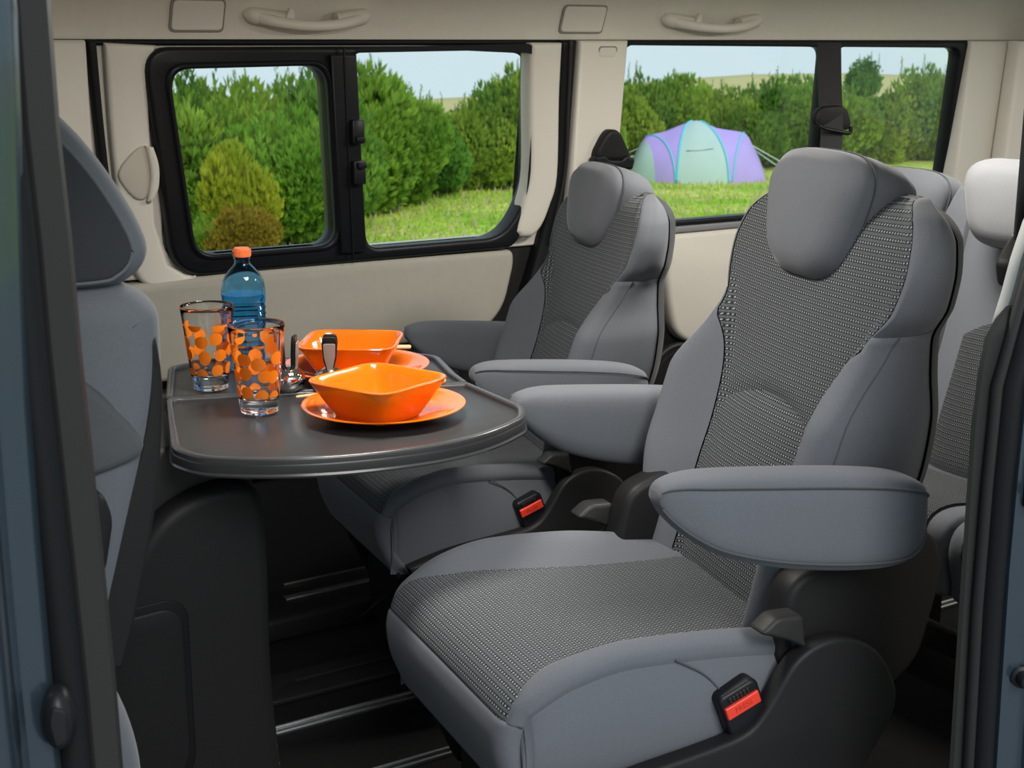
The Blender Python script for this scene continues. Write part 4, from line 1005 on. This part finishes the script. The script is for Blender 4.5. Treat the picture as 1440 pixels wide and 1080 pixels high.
bushes = [(7.6, 23.5, 2.88), (8.3, 23.2, 2.59), (8.8, 22.6, 2.2), (9.7, 22.7, 2.47), (11.0, 24.2, 2.96), (9.4, 24.6, 2.93), (10.6, 25.3, 2.88), (8.7, 25.0, 3.01), (12.8, 26.4, 3.19), (13.9, 27.2, 2.7), (15.5, 28.8, 2.15), (16.6, 29.4, 1.82), (17.4, 29.3, 2.18), (18.3, 29.6, 2.74), (18.9, 29.6, 3.07), (16.3, 30.6, 1.93), (17.5, 30.6, 1.9), (20.9, 29.8, 2.13), (22.5, 30.8, 2.48), (23.7, 31.2, 2.68), (25.0, 31.2, 2.71), (26.2, 30.7, 2.34), (27.2, 30.3, 2.52), (28.2, 30.0, 2.32), (29.6, 29.8, 2.32), (30.6, 29.8, 2.01), (31.7, 29.7, 2.24), (32.7, 29.7, 2.89), (33.8, 29.6, 2.79), (34.8, 28.9, 2.9), (25.7, 32.0, 2.56), (24.0, 32.4, 2.32), (29.0, 31.0, 2.64), (6.4, 23.4, 2.7), (14.8, 29.2, 2.3), (12.0, 26.8, 2.8)]
where = {}
def shrub(x, y, h, kind, lab, wfac=.62):
    t = thing('shrub', lab, 'shrub', (x, y, gz(x, y) - .05), rng.uniform(0, 6.28), 'shrubs beyond the meadow')
    f = link(bpy.data.objects.new('foliage', prot[kind])); f.parent = t
    s = link(bpy.data.objects.new('stem', stems)); s.parent = t
    t.scale = (h * wfac * rng.uniform(.9, 1.15), h * wfac * rng.uniform(.9, 1.15), h * .92)
for i, (x, y, h) in enumerate(bushes):
    a = math.degrees(math.atan2(x, y)); px = 720 + 2057 * math.tan(math.radians(a - 32))
    zone = 'in the sliding left pane' if px < 470 else 'in the fixed pane' if px < 800 else 'behind the tent in the rear window' if px < 1150 else 'right of the belt in the rear window'
    where.setdefault(zone, []).append(i)
for zone, L in where.items():
    L.sort(key=lambda i: bushes[i][0] / bushes[i][1])
    ords = ['leftmost', 'second', 'third', 'fourth', 'fifth', 'sixth', 'seventh', 'eighth', 'ninth', 'tenth', 'eleventh', 'twelfth', 'thirteenth', 'fourteenth', 'fifteenth']
    for k, i in enumerate(L):
        x, y, h = bushes[i]
        shrub(x, y, h, ('g1', 'g2', 'g3')[i % 3], ('leftmost' if k == 0 else ords[k] + ' from the left') + ' green feathery shrub ' + zone)
shrub(8.2, 21.4, 2.05, 'y', 'yellow green young shrub in front of the green ones, left pane', .38)
shrub(8.05, 20.6, 1.1, 'b', 'low brownish shrub at the foot of the yellow one, left pane', .75)
shrub(7.6, 20.9, .9, 'g1', 'small bright green shrub at the lower left of the left pane', .7)
shrub(10.6, 24.0, 1.2, 'g3', 'small round green shrub at the lower right of the left pane', .7)
shrub(12.3, 25.6, 1.3, 'g1', 'small green shrub at the left edge of the fixed pane', .7)
tr_ = thing('tree', 'dark round tree on the dune right of the belt', 'tree', (46.2, 45.2, gz(46.2, 45.2) - .1))
f = link(bpy.data.objects.new('foliage', prot['g2'])); f.parent = tr_; s = link(bpy.data.objects.new('stem', stems)); s.parent = tr_; tr_.scale = (1.25, 1.25, 1.75)

# meadow grass: blades in the part of the field the windows show
def blades(name, n, mat, az0, az1, r0, r1, hmin, hmax, lab):
    V = []; Fs = []
    for _ in range(n):
        a = math.radians(rng.uniform(az0, az1)); r = math.sqrt(rng.uniform(r0 * r0, r1 * r1)); x, y = r * math.sin(a), r * math.cos(a); z = gz(x, y)
        h = rng.uniform(hmin, hmax); t = rng.uniform(0, 6.28); wd = .02 + .05 * h; i = len(V)
        V += [(x + wd * math.cos(t), y + wd * math.sin(t), z), (x - wd * math.cos(t), y - wd * math.sin(t), z), (x + rng.uniform(-.4, .4) * h, y + rng.uniform(-.4, .4) * h, z + h)]; Fs.append((i, i + 1, i + 2))
    tag(mesh(name, V, Fs, mat, None, False), lab, 'grass', kind='stuff')
blades('meadow_grass', 24000, M['grass_blade'], 15, 52, 19, 38, .04, .11, 'short green meadow grass outside the windows')
blades('dry_grass', 5000, M['dry_blade'], 15, 52, 22, 40, .06, .20, 'straw coloured dry grass stalks in the meadow')

# tent
tn = thing('tent', 'purple and grey dome tent with turquoise poles on the meadow', 'tent', (23.35, 28.55, -2.22), math.radians(-40))
hf = pch([-1.80, -1.66, -1.42, -1.25, -.8, -.35, 0, .3, .55, .95, 1.22, 1.45, 1.70, 1.80], [.0, .38, .88, 1.10, 1.22, 1.40, 1.50, 1.40, 1.31, 1.25, 1.20, .86, .34, .0])
df = pch([-1.80, -1.25, -.4, .4, 1.2, 1.8], [.55, .95, 1.25, 1.25, .95, .55])
def tp(l, ph): return (l, -df(l) * math.cos(ph), hf(l) * math.sin(ph))
bd = [lambda c: -1.80 + .0 * c, lambda c: -1.25 - .18 * c * c * 0 - .0 * c + .80 * max(0, c) ** 1.1 * 0 - .0, None, None, None, lambda c: 1.80]
B0 = lambda c: -1.80
B1 = lambda c: -1.28 + .82 * max(0, c) ** .9
B2 = lambda c: -.12 - .30 * max(0, c) ** .6
B3 = lambda c: .10 + .75 * max(0, c) ** .75
B4 = lambda c: 1.20 - .25 * max(0, c) ** 1.2
B5 = lambda c: 1.80
BB = [B0, B1, B2, B3, B4, B5]; NP = 26
for k, (mat, nm) in enumerate(((M['tent_grey'], 'end_panel'), (M['tent_purple'], 'side_panel'), (M['tent_grey'], 'door_panel'), (M['tent_purple'], 'side_panel'), (M['tent_purple'], 'end_panel'))):
    P = []
    for i in range(NP + 1):
        ph = PI * i / NP; c = math.cos(ph); l0, l1 = BB[k](c), BB[k + 1](c); P.append([tp(l0 + (l1 - l0) * j / 8, ph) for j in range(9)])
    if k == 0:
        patch('end_panel', [r[:6] for r in P], M['tent_grey'], tn); patch('lower_panel', [r[5:] for r in P], M['tent_purple'], tn)
    else: patch(nm, P, mat, tn)
for k in (1, 2, 3, 4):
    tube('pole_sleeve', [Vector(tp(BB[k](math.cos(PI * i / 40)), PI * i / 40)) * 1.003 for i in range(41)], .030 if k in (2, 3) else .022, M['tent_pole'], tn, 6)
slab('door_flap_seam', [(-.33, .80), (.33, .86), (.33, .885), (0, .83), (-.33, .83)], [], .03, .005, lambda a, b, d: Vector((a + .12, -df(a) * math.sqrt(max(0, 1 - (b / hf(a + .12)) ** 2)) - .02 - d, b)), pm('seam_dark', (.20, .27, .27), .7), tn)
for a, b in (((-1.55, -.3, .62), (-2.9, -.9, .02)), ((-1.45, -.2, .80), (-3.1, .5, .02)), ((1.42, -.3, .90), (3.1, -.9, .02)), ((1.45, -.2, .80), (2.7, -1.0, .02))):
    tube('guy_rope', [a, b], .012, M['rope'], tn, 5)
